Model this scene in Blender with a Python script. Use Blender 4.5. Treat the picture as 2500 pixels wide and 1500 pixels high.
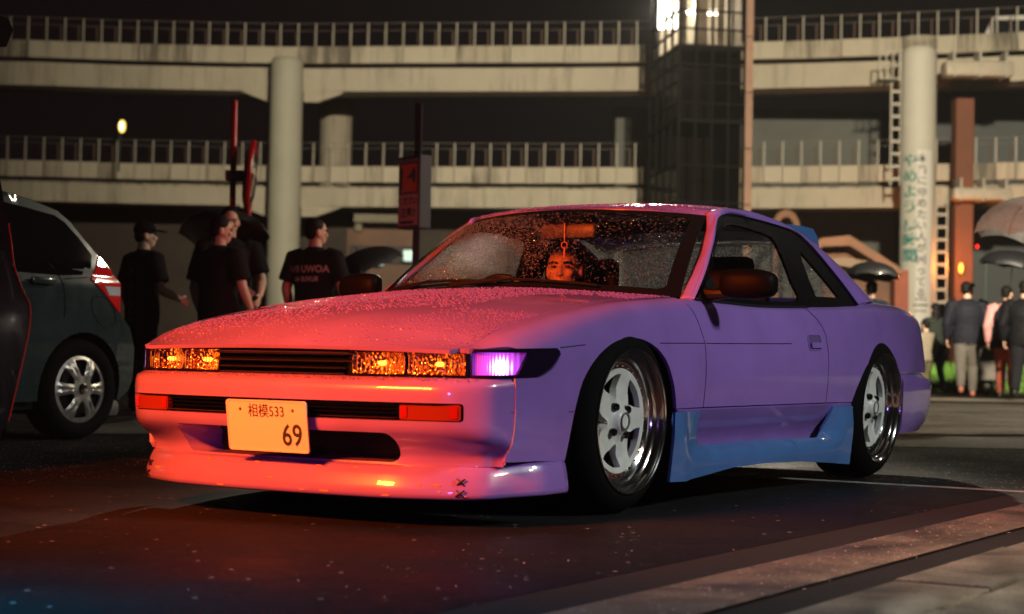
import bpy, bmesh, math, random
from mathutils import Vector, Matrix
from mathutils.geometry import delaunay_2d_cdt, interpolate_bezier
from math import sin, cos, tan, pi, radians as rad, sqrt, exp, atan2, hypot

for o in list(bpy.data.objects):
    bpy.data.objects.remove(o)
sc = bpy.context.scene
COL = sc.collection
random.seed(7)

# ---------------------------------------------------------------- camera
FPX = 4220.57                      # focal length in photo pixels (2500 wide)
CAMZ = 0.5466
PITCH, ROLL = rad(1.583), rad(1.005)
cam_d = bpy.data.cameras.new('camera')
cam = bpy.data.objects.new('camera', cam_d)
COL.objects.link(cam)
cam_d.sensor_width = 36.0
cam_d.lens = 36.0 * FPX / 2500.0
cam_d.clip_start = 0.05
cam_d.clip_end = 2000.0
_f = Vector((0, cos(PITCH), sin(PITCH)))
_r0 = Vector((1, 0, 0))
_u0 = _r0.cross(_f)
CR = cos(ROLL) * _r0 + sin(ROLL) * _u0
CU = -sin(ROLL) * _r0 + cos(ROLL) * _u0
CF = _f
cam.matrix_world = Matrix(((CR.x, CU.x, -CF.x, 0), (CR.y, CU.y, -CF.y, 0), (CR.z, CU.z, -CF.z, CAMZ), (0, 0, 0, 1)))
sc.camera = cam
cam_d.dof.use_dof = True
cam_d.dof.focus_distance = 6.6
cam_d.dof.aperture_fstop = 3.4

# ---------------------------------------------------------------- world: night sky
world = bpy.data.worlds.new('World')
sc.world = world
world.use_nodes = True
wn = world.node_tree
wn.nodes.clear()
w_out = wn.nodes.new('ShaderNodeOutputWorld')
w_bg = wn.nodes.new('ShaderNodeBackground')
w_sky = wn.nodes.new('ShaderNodeTexSky')
w_sky.sky_type = 'NISHITA'
w_sky.sun_disc = False
w_sky.sun_elevation = rad(-6)
w_sky.sun_rotation = rad(200)
w_tint = wn.nodes.new('ShaderNodeMixRGB')
w_tint.blend_type = 'ADD'
w_tint.inputs[0].default_value = 1.0
w_tint.inputs[2].default_value = (0.070, 0.048, 0.052, 1)     # city glow on low rain cloud
wn.links.new(w_sky.outputs[0], w_tint.inputs[1])
wn.links.new(w_tint.outputs[0], w_bg.inputs[0])
w_bg.inputs[1].default_value = 0.05
wn.links.new(w_bg.outputs[0], w_out.inputs[0])

sc.view_settings.view_transform = 'Standard'
sc.view_settings.look = 'None'
sc.view_settings.exposure = 0.0
sc.view_settings.gamma = 1.0
sc.render.engine = 'CYCLES'
sc.cycles.use_denoising = True
sc.cycles.max_bounces = 8
sc.cycles.transparent_max_bounces = 16
sc.cycles.sample_clamp_indirect = 6.0
sc.cycles.caustics_reflective = False
sc.cycles.caustics_refractive = False


def W(px, py, d):
    """world point seen at photo pixel (px,py), at depth d along the view axis"""
    v = CF + CR * ((px - 1250) / FPX) + CU * ((750 - py) / FPX)
    return Vector((0, 0, CAMZ)) + v * d


def WG(px, py, z=0.0):
    v = CF + CR * ((px - 1250) / FPX) + CU * ((750 - py) / FPX)
    t = (z - CAMZ) / v.z
    return Vector((0, 0, CAMZ)) + v * t


# car frame: x forward, y to the car's left, origin on the ground under the front axle
CAR_ROT = rad(90 - (-148.01))
_c, _s = cos(CAR_ROT), sin(CAR_ROT)
CAMC = (5.2796, 3.6056)
CAR_LOC = Vector((_c * -CAMC[0] - _s * -CAMC[1], _s * -CAMC[0] + _c * -CAMC[1], 0))


def car_w(x, y, z):
    return Vector((_c * x - _s * y, _s * x + _c * y, z)) + CAR_LOC


# ---------------------------------------------------------------- lights (lamps of the car park round the frame)
def lamp(name, kind, loc, energy, color, target=None, **kw):
    l = bpy.data.lights.new(name, kind)
    l.energy = energy
    l.color = color
    for k, v in kw.items():
        setattr(l, k, v)
    o = bpy.data.objects.new(name, l)
    COL.objects.link(o)
    o.location = loc
    if target is not None:
        o.rotation_euler = (Vector(target) - Vector(loc)).to_track_quat('-Z', 'Y').to_euler()
    return o

# red tail lamps of the car parked opposite, just in front of the coupe
lamp('opposite_tail_lamp', 'AREA', car_w(4.7, -0.6, 2.5), 128, (1.0, 0.115, 0.008), car_w(0.3, -0.05, 0.65), shape='RECTANGLE', size=1.2, size_y=0.35, spread=rad(62))
# brake lamps of a car behind the coupe that redden the bystanders
lamp('far_brake_lamp', 'SPOT', (0.6, 11.2, 0.9), 170, (1.0, 0.03, 0.015), (-2.3, 15.2, 1.4), spot_size=rad(70), spot_blend=0.6, shadow_soft_size=0.15)
# neutral car-park mast lamp to the right
lamp('mast_lamp', 'AREA', car_w(-1.6, 7.8, 4.8), 52, (0.95, 1.0, 0.95), car_w(-1.2, 0.5, 0.5), size=0.8, spread=rad(72))
# floodlight on the decks
lamp('deck_floodlight', 'SPOT', (4.5, 5, 9.5), 158000, (1.0, 0.86, 0.62), (13, 74, 14.0), spot_size=rad(68), spot_blend=1.0, shadow_soft_size=0.4)
# lamp over the walkway at the right
lamp('walkway_lamp', 'SPOT', (11, 17, 7.5), 5800, (1.0, 0.88, 0.66), (6.0, 18.5, 0), spot_size=rad(104), spot_blend=0.7, shadow_soft_size=0.3)
# warm lamp over the paving at the right of the camera
lamp('kerb_lamp', 'SPOT', (4.6, 3.6, 2.6), 800, (1.0, 0.84, 0.62), (2.3, 4.3, 0), spot_size=rad(50), spot_blend=0.9, shadow_soft_size=0.2)
# unseen teal source that tints the ground at the left
lamp('teal_light', 'AREA', (-2.2, 3.2, 0.9), 9, (0.03, 0.60, 1.0), (-1.2, 3.55, 0), size=0.3, spread=rad(70))
# light inside the lift tower
lamp('tower_light', 'POINT', W(1690, 20, 65.2), 1500, (1.0, 0.92, 0.74), shadow_soft_size=0.4)
# orange light at the square pier
lamp('orange_pier_light', 'POINT', W(2335, 650, 66.2), 260, (1.0, 0.28, 0.04), shadow_soft_size=0.3)
# violet lamp of a car waiting beside the camera
lamp('violet_lamp', 'AREA', car_w(5.0, 2.4, 0.75), 2.6, (0.42, 0.22, 1.0), car_w(0.6, 0.5, 0.25), size=0.3, spread=rad(80))
# added narrow spot by the tower lamp, backlighting only the coupe's cabin
lamp('tower_backlight', 'SPOT', W(1600, 12, 61.0), 60000, (1.0, 0.88, 0.68), car_w(-1.7, 0, 1.25), spot_size=rad(5.0), spot_blend=0.7, shadow_soft_size=0.35)


# ---------------------------------------------------------------- materials
MATS = {}


def mat(name, col, rough=0.5, metal=0.0, spec=0.5, coat=0.0, emit=None, estr=0.0, noise=None, bump=None, alpha=None, trans=0.0, ior=1.45, coatr=0.03):
    """noise=(scale, amount, detail) varies colour; bump=(scale, strength, distance)"""
    if name in MATS:
        return MATS[name]
    m = bpy.data.materials.new(name)
    m.use_nodes = True
    nt = m.node_tree
    b = nt.nodes['Principled BSDF']
    b.inputs['Base Color'].default_value = (*col, 1)
    b.inputs['Roughness'].default_value = rough
    b.inputs['Metallic'].default_value = metal
    b.inputs['Specular IOR Level'].default_value = spec
    b.inputs['Coat Weight'].default_value = coat
    b.inputs['Coat Roughness'].default_value = coatr
    b.inputs['Transmission Weight'].default_value = trans
    b.inputs['IOR'].default_value = ior
    if emit:
        b.inputs['Emission Color'].default_value = (*emit, 1)
        b.inputs['Emission Strength'].default_value = estr
    if noise or bump:
        tc = nt.nodes.new('ShaderNodeTexCoord')
    if noise:
        n = nt.nodes.new('ShaderNodeTexNoise')
        n.inputs['Scale'].default_value = noise[0]
        n.inputs['Detail'].default_value = noise[2] if len(noise) > 2 else 6
        n.inputs['Roughness'].default_value = 0.65
        nt.links.new(tc.outputs['Object'], n.inputs['Vector'])
        r = nt.nodes.new('ShaderNodeMapRange')
        r.inputs[1].default_value = 0.3
        r.inputs[2].default_value = 0.7
        r.inputs[3].default_value = 1 - noise[1]
        r.inputs[4].default_value = 1 + noise[1]
        nt.links.new(n.outputs['Fac'], r.inputs[0])
        mx = nt.nodes.new('ShaderNodeVectorMath')
        mx.operation = 'MULTIPLY'
        mx.inputs[0].default_value = col
        nt.links.new(r.outputs[0], mx.inputs[1])
        nt.links.new(mx.outputs[0], b.inputs['Base Color'])
        rr = nt.nodes.new('ShaderNodeMapRange')
        rr.inputs[1].default_value = 0.3
        rr.inputs[2].default_value = 0.7
        rr.inputs[3].default_value = max(0.02, rough - 0.1)
        rr.inputs[4].default_value = min(1, rough + 0.1)
        nt.links.new(n.outputs['Fac'], rr.inputs[0])
        nt.links.new(rr.outputs[0], b.inputs['Roughness'])
    if bump:
        n2 = nt.nodes.new('ShaderNodeTexNoise')
        n2.inputs['Scale'].default_value = bump[0]
        n2.inputs['Detail'].default_value = 5
        nt.links.new(tc.outputs['Object'], n2.inputs['Vector'])
        bp = nt.nodes.new('ShaderNodeBump')
        bp.inputs['Strength'].default_value = bump[1]
        bp.inputs['Distance'].default_value = bump[2]
        nt.links.new(n2.outputs['Fac'], bp.inputs['Height'])
        nt.links.new(bp.outputs[0], b.inputs['Normal'])
    MATS[name] = m
    return m


# ---------------------------------------------------------------- mesh helpers
def link(name, me, material=None, parent=None, smooth=False):
    o = bpy.data.objects.new(name, me)
    COL.objects.link(o)
    if material is not None:
        me.materials.clear()
        me.materials.append(material)
    if parent is not None:
        o.parent = parent
    if smooth:
        me.shade_smooth()
    return o


def mesh(name, verts, faces, material=None, parent=None, smooth=False, sharp=None):
    me = bpy.data.meshes.new(name)
    me.from_pydata([tuple(v) for v in verts], [], faces)
    me.validate()
    me.update()
    if smooth:
        me.shade_smooth()
        if sharp:
            me.set_sharp_from_angle(angle=rad(sharp))
    return link(name, me, material, parent)


def tag(o, label, cat, group=None, kind=None):
    o['label'] = label
    o['category'] = cat
    if group:
        o['group'] = group
    if kind:
        o['kind'] = kind
    return o


def empty(name, loc=(0, 0, 0), rz=0, label=None, cat=None, group=None):
    o = bpy.data.objects.new(name, None)
    COL.objects.link(o)
    o.location = loc
    o.rotation_euler = (0, 0, rz)
    o.empty_display_size = 0.1
    if label:
        tag(o, label, cat, group)
    return o


class MB:
    """collects simple shapes into one mesh"""
    def __init__(s):
        s.v = []
        s.f = []

    def add(s, vs, fs):
        n = len(s.v)
        s.v += [Vector(v) for v in vs]
        s.f += [tuple(i + n for i in f) for f in fs]
        return s

    def box(s, x0, x1, y0, y1, z0, z1, M=None):
        vs = [Vector(p) for p in ((x0, y0, z0), (x1, y0, z0), (x1, y1, z0), (x0, y1, z0), (x0, y0, z1), (x1, y0, z1), (x1, y1, z1), (x0, y1, z1))]
        if M is not None:
            vs = [M @ v for v in vs]
        return s.add(vs, [(0, 3, 2, 1), (4, 5, 6, 7), (0, 1, 5, 4), (1, 2, 6, 5), (2, 3, 7, 6), (3, 0, 4, 7)])

    def bbox(s, x0, x1, y0, y1, z0, z1, b=0.01, M=None):
        """bevelled box"""
        bm = bmesh.new()
        bmesh.ops.create_cube(bm, size=1.0)
        for v in bm.verts:
            v.co = Vector(((x0 + x1) / 2 + v.co.x * (x1 - x0), (y0 + y1) / 2 + v.co.y * (y1 - y0), (z0 + z1) / 2 + v.co.z * (z1 - z0)))
        bmesh.ops.bevel(bm, geom=list(bm.edges), offset=b, segments=2, affect='EDGES', profile=0.5)
        bm.verts.ensure_lookup_table()
        vs = [(M @ v.co if M is not None else v.co.copy()) for v in bm.verts]
        fs = [tuple(v.index for v in f.verts) for f in bm.faces]
        bm.free()
        return s.add(vs, fs)

    def prism(s, poly, z0, z1, M=None):
        n = len(poly)
        vs = [Vector((p[0], p[1], z0)) for p in poly] + [Vector((p[0], p[1], z1)) for p in poly]
        if M is not None:
            vs = [M @ v for v in vs]
        fs = [tuple(range(n - 1, -1, -1)), tuple(range(n, 2 * n))] + [(i, (i + 1) % n, n + (i + 1) % n, n + i) for i in range(n)]
        return s.add(vs, fs)

    def tube(s, pts, r, n=8, cap=True):
        pts = [Vector(p) for p in pts]
        rs = r if isinstance(r, (list, tuple)) else [r] * len(pts)
        rings = []
        up = None
        for i, p in enumerate(pts):
            d = (pts[min(i + 1, len(pts) - 1)] - pts[max(i - 1, 0)]).normalized()
            if up is None:
                up = Vector((0, 0, 1)) if abs(d.z) < 0.9 else Vector((1, 0, 0))
            a = d.cross(up).normalized()
            b = a.cross(d).normalized()
            up = b
            rings.append([p + (a * cos(2 * pi * k / n) + b * sin(2 * pi * k / n)) * rs[i] for k in range(n)])
        vs = [v for rg in rings for v in rg]
        fs = []
        for i in range(len(pts) - 1):
            for k in range(n):
                fs.append((i * n + k, i * n + (k + 1) % n, (i + 1) * n + (k + 1) % n, (i + 1) * n + k))
        if cap:
            fs.append(tuple(range(n - 1, -1, -1)))
            fs.append(tuple(range((len(pts) - 1) * n, len(pts) * n)))
        return s.add(vs, fs)

    def lathe(s, prof, n=32, M=None, closed=False):
        """prof: list of (r, h); axis = local z"""
        vs = []
        for r, h in prof:
            for k in range(n):
                v = Vector((r * cos(2 * pi * k / n), r * sin(2 * pi * k / n), h))
                vs.append(M @ v if M is not None else v)
        fs = []
        m = len(prof)
        for i in range(m - (0 if closed else 1)):
            for k in range(n):
                fs.append((i * n + k, i * n + (k + 1) % n, ((i + 1) % m) * n + (k + 1) % n, ((i + 1) % m) * n + k))
        return s.add(vs, fs)

    def build(s, name, material, parent=None, smooth=False, sharp=35, fixn=True):
        me = bpy.data.meshes.new(name)
        me.from_pydata([tuple(v) for v in s.v], [], s.f)
        if fixn:
            bm = bmesh.new()
            bm.from_mesh(me)
            bmesh.ops.recalc_face_normals(bm, faces=bm.faces)
            bm.to_mesh(me)
            bm.free()
        me.update()
        if smooth:
            me.shade_smooth()
            if sharp:
                me.set_sharp_from_angle(angle=rad(sharp))
        return link(name, me, material, parent)


def crom(P, t):
    """Catmull-Rom through list of Vectors/tuples, t in [0, len-1]"""
    n = len(P)
    i = max(0, min(n - 2, int(math.floor(t))))
    u = t - i
    p1, p2 = P[i], P[i + 1]
    p0 = P[i - 1] if i > 0 else [2 * a - b for a, b in zip(p1, p2)]
    p3 = P[i + 2] if i + 2 < n else [2 * b - a for a, b in zip(p1, p2)]
    return [0.5 * ((2 * b) + (c - a) * u + (2 * a - 5 * b + 4 * c - d) * u * u + (3 * b - a - 3 * c + d) * u ** 3) for a, b, c, d in zip(p0, p1, p2, p3)]


def smooth_poly(P, per=6, closed=False):
    P = [tuple(p) for p in P]
    out = []
    n = len(P)
    if closed:
        Q = [P[-1]] + P + [P[0], P[1]]
        for i in range(n):
            for k in range(per):
                out.append(tuple(crom(Q, i + 1 + k / per)))
    else:
        for i in range(n - 1):
            for k in range(per):
                out.append(tuple(crom(P, i + k / per)))
        out.append(P[-1])
    return out


def lerp_tab(tab, x):
    """tab sorted ascending by key: [(x, v...)] smooth monotone-ish (cubic hermite, finite differences)"""
    n = len(tab)
    if x <= tab[0][0]:
        return list(tab[0][1:])
    if x >= tab[-1][0]:
        return list(tab[-1][1:])
    for i in range(n - 1):
        if x <= tab[i + 1][0]:
            break
    x0, x1 = tab[i][0], tab[i + 1][0]
    h = x1 - x0
    u = (x - x0) / h
    out = []
    for k in range(1, len(tab[0])):
        d = (tab[i + 1][k] - tab[i][k]) / h
        dm = (tab[i][k] - tab[i - 1][k]) / (x0 - tab[i - 1][0]) if i > 0 else d
        dp = (tab[i + 2][k] - tab[i + 1][k]) / (tab[i + 2][0] - x1) if i + 2 < n else d
        m0 = 0 if d * dm <= 0 else (2 * d * dm / (d + dm))
        m1 = 0 if d * dp <= 0 else (2 * d * dp / (d + dp))
        h00 = 2 * u ** 3 - 3 * u ** 2 + 1
        h10 = u ** 3 - 2 * u ** 2 + u
        h01 = -2 * u ** 3 + 3 * u ** 2
        h11 = u ** 3 - u ** 2
        out.append(h00 * tab[i][k] + h10 * h * m0 + h01 * tab[i + 1][k] + h11 * h * m1)
    return out


def inside(p, poly):
    x, y = p
    c = False
    n = len(poly)
    j = n - 1
    for i in range(n):
        xi, yi = poly[i]
        xj, yj = poly[j]
        if (yi > y) != (yj > y) and x < (xj - xi) * (y - yi) / (yj - yi) + xi:
            c = not c
        j = i
    return c


def resample(poly, step):
    out = []
    n = len(poly)
    for i in range(n):
        a, b = poly[i], poly[(i + 1) % n]
        L = hypot(b[0] - a[0], b[1] - a[1])
        k = max(1, int(math.ceil(L / step)))
        for j in range(k):
            out.append((a[0] + (b[0] - a[0]) * j / k, a[1] + (b[1] - a[1]) * j / k))
    return out


def tri_region(outer, holes, step):
    loops = [resample(outer, step)] + [resample(h, step) for h in holes]
    pts, edges = [], []
    for lp in loops:
        n0 = len(pts)
        pts += lp
        edges += [(n0 + i, n0 + (i + 1) % len(lp)) for i in range(len(lp))]
    nb = len(pts)
    # bucket boundary points so grid points keep clear of them
    cell = step * 0.6
    bucket = {}
    for p in pts:
        bucket.setdefault((int(p[0] // cell), int(p[1] // cell)), []).append(p)
    xs = [p[0] for p in loops[0]]
    ys = [p[1] for p in loops[0]]
    gx = min(xs)
    row = 0
    y = min(ys) + step * 0.5
    while y < max(ys):
        x = gx + (0.5 if row % 2 else 0.0) * step
        while x < max(xs):
            if inside((x, y), loops[0]) and not any(inside((x, y), h) for h in loops[1:]):
                bx, by = int(x // cell), int(y // cell)
                ok = True
                for i in (-1, 0, 1):
                    for j in (-1, 0, 1):
                        for q in bucket.get((bx + i, by + j), ()):
                            if hypot(q[0] - x, q[1] - y) < cell:
                                ok = False
                if ok:
                    pts.append((x, y))
            x += step
        y += step * 0.87
        row += 1
    v, e, f, _, _, _ = delaunay_2d_cdt([Vector(p) for p in pts], edges, [], 0, 1e-6)
    fs = []
    for t in f:
        c = (sum(v[i].x for i in t) / 3, sum(v[i].y for i in t) / 3)
        if inside(c, loops[0]) and not any(inside(c, h) for h in loops[1:]):
            fs.append(tuple(t))
    return [(p.x, p.y) for p in v], fs


def panel(name, outer, fmap, material, parent=None, holes=(), step=0.03, thick=0.004, out=None, mirror=False, smooth=True, lip=0.0):
    """sheet-metal panel: 2-D outline (with holes) triangulated and lifted by fmap; thickness inward; out = outward direction hint"""
    v2, fs = tri_region(outer, holes, step)
    bm = bmesh.new()
    vs = []
    for p in v2:
        q = Vector(fmap(p[0], p[1]))
        if mirror:
            q.y = -q.y
        vs.append(bm.verts.new(q))
    for f in fs:
        try:
            bm.faces.new([vs[i] for i in f])
        except ValueError:
            pass
    for v in [v for v in bm.verts if not v.link_faces]:
        bm.verts.remove(v)
    bmesh.ops.recalc_face_normals(bm, faces=bm.faces)
    bm.normal_update()
    if out is not None:
        o = Vector(out)
        if mirror:
            o.y = -o.y
        s = sum(f.normal.dot(o) * f.calc_area() for f in bm.faces)
        if s < 0:
            bmesh.ops.reverse_faces(bm, faces=bm.faces)
            bm.normal_update()
    bm.verts.ensure_lookup_table()
    bm.verts.index_update()
    if thick:
        inner = {}
        top = list(bm.verts)
        topf = list(bm.faces)
        bound = [e for e in bm.edges if e.is_boundary]
        for v in top:
            inner[v] = bm.verts.new(v.co - v.normal * thick)
        for f in topf:
            bm.faces.new([inner[v] for v in reversed(f.verts)])
        for e in bound:
            f = e.link_faces[0]
            lv = list(f.verts)
            a, b = e.verts
            i = lv.index(a)
            if lv[(i + 1) % len(lv)] is not b:
                a, b = b, a
            bm.faces.new((b, a, inner[a], inner[b]))
    me = bpy.data.meshes.new(name)
    bm.to_mesh(me)
    bm.free()
    me.update()
    if smooth:
        me.shade_smooth()
        me.set_sharp_from_angle(angle=rad(50))
    return link(name, me, material, parent)


def loft(name, curves, material, parent=None, closed=False, mirror=False, thick=0.0, smooth=True, sharp=60, out=None):
    """grid through curves: list of equal-length point lists"""
    n = len(curves[0])
    vs = [Vector(p) for c in curves for p in c]
    if mirror:
        vs = [Vector((v.x, -v.y, v.z)) for v in vs]
    fs = []
    for i in range(len(curves) - 1):
        for k in range(n - (0 if closed else 1)):
            fs.append((i * n + k, i * n + (k + 1) % n, (i + 1) * n + (k + 1) % n, (i + 1) * n + k))
    me = bpy.data.meshes.new(name)
    me.from_pydata([tuple(v) for v in vs], [], fs)
    bm = bmesh.new()
    bm.from_mesh(me)
    bmesh.ops.remove_doubles(bm, verts=bm.verts, dist=1e-5)
    bmesh.ops.recalc_face_normals(bm, faces=bm.faces)
    bm.normal_update()
    if out is not None:
        o = Vector(out)
        if mirror:
            o.y = -o.y
        if sum(f.normal.dot(o) * f.calc_area() for f in bm.faces) < 0:
            bmesh.ops.reverse_faces(bm, faces=bm.faces)
    bm.to_mesh(me)
    bm.free()
    if smooth:
        me.shade_smooth()
        me.set_sharp_from_angle(angle=rad(sharp))
    o = link(name, me, material, parent)
    if thick:
        md = o.modifiers.new('s', 'SOLIDIFY')
        md.thickness = thick
        md.offset = -1
    return o


def text_mesh(name, body, size, material, M, parent=None, align='CENTER', extrude=0.0, xs=1.0, bold=0.0, spacing=1.0):
    cu = bpy.data.curves.new(name, 'FONT')
    cu.body = body
    cu.size = size
    cu.align_x = align
    cu.align_y = 'CENTER'
    cu.extrude = extrude
    cu.offset = bold
    cu.space_line = spacing
    cu.resolution_u = 3
    ob = bpy.data.objects.new(name + '_c', cu)
    COL.objects.link(ob)
    dg = bpy.context.evaluated_depsgraph_get()
    me = bpy.data.meshes.new_from_object(ob.evaluated_get(dg))
    bpy.data.objects.remove(ob)
    bpy.data.curves.remove(cu)
    me.transform(Matrix.Diagonal((xs, 1, 1, 1)))
    me.transform(M)
    me.name = name
    return link(name, me, material, parent)


def frame(origin, ex, ey):
    ex = Vector(ex).normalized()
    ez = ex.cross(Vector(ey)).normalized()
    ey = ez.cross(ex)
    M = Matrix((ex, ey, ez)).transposed().to_4x4()
    M.translation = Vector(origin)
    return M


def copy_tree(o, parent=None):
    c = o.copy()
    COL.objects.link(c)
    c.parent = parent
    for ch in list(o.children):
        copy_tree(ch, c)
    return c

# ================================================================ setting
def struct(o):
    o['kind'] = 'structure'
    return o


def asphalt(name, col, rough, speck=0.0, sp=0.5, speck_col=(0.5, 0.48, 0.42), bump=0.5, wet=0.35, scale=1.0, patch=0.35):
    m = bpy.data.materials.new(name)
    m.use_nodes = True
    N, L = m.node_tree.nodes, m.node_tree.links
    b = N['Principled BSDF']
    tc = N.new('ShaderNodeTexCoord')
    n1 = N.new('ShaderNodeTexNoise')
    n1.inputs['Scale'].default_value = 1.3 * scale
    n1.inputs['Detail'].default_value = 8
    n1.inputs['Roughness'].default_value = 0.6
    L.new(tc.outputs['Object'], n1.inputs['Vector'])
    n2 = N.new('ShaderNodeTexNoise')
    n2.inputs['Scale'].default_value = 160 * scale
    n2.inputs['Detail'].default_value = 4
    L.new(tc.outputs['Object'], n2.inputs['Vector'])
    r1 = N.new('ShaderNodeMapRange')
    r1.inputs[1].default_value = 0.3
    r1.inputs[2].default_value = 0.7
    r1.inputs[3].default_value = 1 - patch
    r1.inputs[4].default_value = 1 + patch
    L.new(n1.outputs['Fac'], r1.inputs[0])
    r2 = N.new('ShaderNodeMapRange')
    r2.inputs[1].default_value = 0.35
    r2.inputs[2].default_value = 0.65
    r2.inputs[3].default_value = 0.6
    r2.inputs[4].default_value = 1.4
    L.new(n2.outputs['Fac'], r2.inputs[0])
    mm = N.new('ShaderNodeMath')
    mm.operation = 'MULTIPLY'
    L.new(r1.outputs[0], mm.inputs[0])
    L.new(r2.outputs[0], mm.inputs[1])
    vm = N.new('ShaderNodeVectorMath')
    vm.operation = 'MULTIPLY'
    vm.inputs[0].default_value = col
    L.new(mm.outputs[0], vm.inputs[1])
    last = vm.outputs[0]
    if speck:
        v = N.new('ShaderNodeTexVoronoi')
        v.inputs['Scale'].default_value = 55 * scale
        L.new(tc.outputs['Object'], v.inputs['Vector'])
        sep = N.new('ShaderNodeSeparateColor')
        L.new(v.outputs['Color'], sep.inputs[0])
        lt = N.new('ShaderNodeMath')
        lt.operation = 'LESS_THAN'
        lt.inputs[1].default_value = speck
        L.new(sep.outputs[0], lt.inputs[0])
        l2 = N.new('ShaderNodeMath')
        l2.operation = 'LESS_THAN'
        l2.inputs[1].default_value = 0.30
        L.new(v.outputs['Distance'], l2.inputs[0])
        ml = N.new('ShaderNodeMath')
        ml.operation = 'MULTIPLY'
        L.new(lt.outputs[0], ml.inputs[0])
        L.new(l2.outputs[0], ml.inputs[1])
        mx = N.new('ShaderNodeMixRGB')
        L.new(ml.outputs[0], mx.inputs[0])
        L.new(last, mx.inputs[1])
        mx.inputs[2].default_value = (*speck_col, 1)
        last = mx.outputs[0]
    L.new(last, b.inputs['Base Color'])
    rr = N.new('ShaderNodeMapRange')
    rr.inputs[1].default_value = 0.42
    rr.inputs[2].default_value = 0.6
    rr.inputs[3].default_value = rough - wet
    rr.inputs[4].default_value = rough
    L.new(n1.outputs['Fac'], rr.inputs[0])
    L.new(rr.outputs[0], b.inputs['Roughness'])
    bp = N.new('ShaderNodeBump')
    bp.inputs['Strength'].default_value = bump
    bp.inputs['Distance'].default_value = 0.006
    L.new(n2.outputs['Fac'], bp.inputs['Height'])
    L.new(bp.outputs[0], b.inputs['Normal'])
    b.inputs['Specular IOR Level'].default_value = sp
    MATS[name] = m
    return m


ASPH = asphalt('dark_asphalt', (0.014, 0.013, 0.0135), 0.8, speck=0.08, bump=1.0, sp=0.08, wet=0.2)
ASPH2 = asphalt('lamplit_asphalt', (0.100, 0.092, 0.078), 0.75, speck=0.25, sp=0.14, speck_col=(0.5, 0.48, 0.42), bump=1.0, wet=0.3, patch=0.5)  # lit twin of the dark asphalt, lamplight in its colour
BAY = asphalt('smooth_bay_surface', (0.014, 0.0145, 0.0165), 0.72, speck=0.012, speck_col=(0.25, 0.25, 0.28), bump=0.22, wet=0.22, scale=0.8, sp=0.04)
STRIPE = asphalt('pale_stripe_surface', (0.17, 0.14, 0.105), 0.65, speck=0.4, speck_col=(0.04, 0.03, 0.03), bump=1.2, wet=0.25, scale=2.0, patch=0.9)
JOINT = mat('dark_joint', (0.008, 0.008, 0.008), 0.9, noise=(40, 0.4), bump=(90, 0.5, 0.006))
SLAB = asphalt('paving_slab', (0.24, 0.21, 0.165), 0.7, speck=0.45, speck_col=(0.07, 0.06, 0.05), bump=1.6, wet=0.3, scale=2.2, patch=0.95)

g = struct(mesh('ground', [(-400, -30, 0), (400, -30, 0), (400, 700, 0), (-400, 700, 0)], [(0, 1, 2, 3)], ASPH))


def car_quad(name, x0, x1, y0, y1, z, m, parent=None):
    n = 12
    vs, fs = [], []
    for i in range(n + 1):
        for j in range(n + 1):
            vs.append(car_w(x0 + (x1 - x0) * i / n, y0 + (y1 - y0) * j / n, z))
    for i in range(n):
        for j in range(n):
            a = i * (n + 1) + j
            fs.append((a, a + n + 1, a + n + 2, a + 1))
    o = mesh(name, vs, fs, m, parent)
    if parent is None:
        struct(o)
    return o


car_quad('parking_bay', -2.08, 5.2, -1.64, 1.55, 0.004, BAY)
car_quad('bay_end_line', -2.16, -2.08, -1.0, 9.0, 0.004, mat('faded_white_line', (0.30, 0.29, 0.26), 0.7, noise=(9, 0.5)))
car_quad('dark_band', -7.0, 5.2, 1.55, 1.74, 0.003, JOINT)  # narrow dark band along the bay
car_quad('pale_stripe', -7.0, 5.2, 1.74, 2.00, 0.004, STRIPE)  # paler mottled stripe with dark specks
pv = car_quad('walkway', -7.0, 5.2, 2.02, 6.0, 0.002, JOINT)
# paving slabs laid in courses beside the bay, each its own piece
random.seed(11)
slab_meshes = []
for k in range(3):
    mb = MB()
    mb.bbox(-0.445, 0.445, -0.118, 0.118, 0.0, 0.020, 0.006)
    o = mb.build('paving_slab', SLAB)
    slab_meshes.append(o.data)
    bpy.data.objects.remove(o)
for j, yy in enumerate((2.30, 2.55, 2.80, 3.05, 3.30)):
    for i in range(11):
        o = bpy.data.objects.new('paving_slab', slab_meshes[(i + j) % 3])
        COL.objects.link(o)
        o.parent = pv
        x = 4.4 - i * 0.90 - (0.45 if j % 2 else 0)
        o.location = car_w(x, yy, 0.003 + random.uniform(-0.003, 0.003))
        o.rotation_euler = (random.uniform(-.006, .006), random.uniform(-.006, .006), CAR_ROT + random.uniform(-.004, .004))
# paler lane behind the coupe, lamplight put into its colour; pavement, verge
a, b = W(1900, 1093, 1), W(3200, 1093, 1)
vs = [(-3, 10.95, .004), (30, 11.6, .004), (40, 25.0, .004), (-2, 22.5, .004)]
struct(mesh('lamplit_lane', vs, [(0, 1, 2, 3)], ASPH2))
struct(mesh('crossing_band', [(0, 24.0, .004), (40, 26.6, .004), (42, 29.2, .004), (0, 26.2, .004)], [(0, 1, 2, 3)], asphalt('pale_band', (0.18, 0.16, 0.13), 0.7, speck=0.1, wet=0.2, sp=0.15)))

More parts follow.
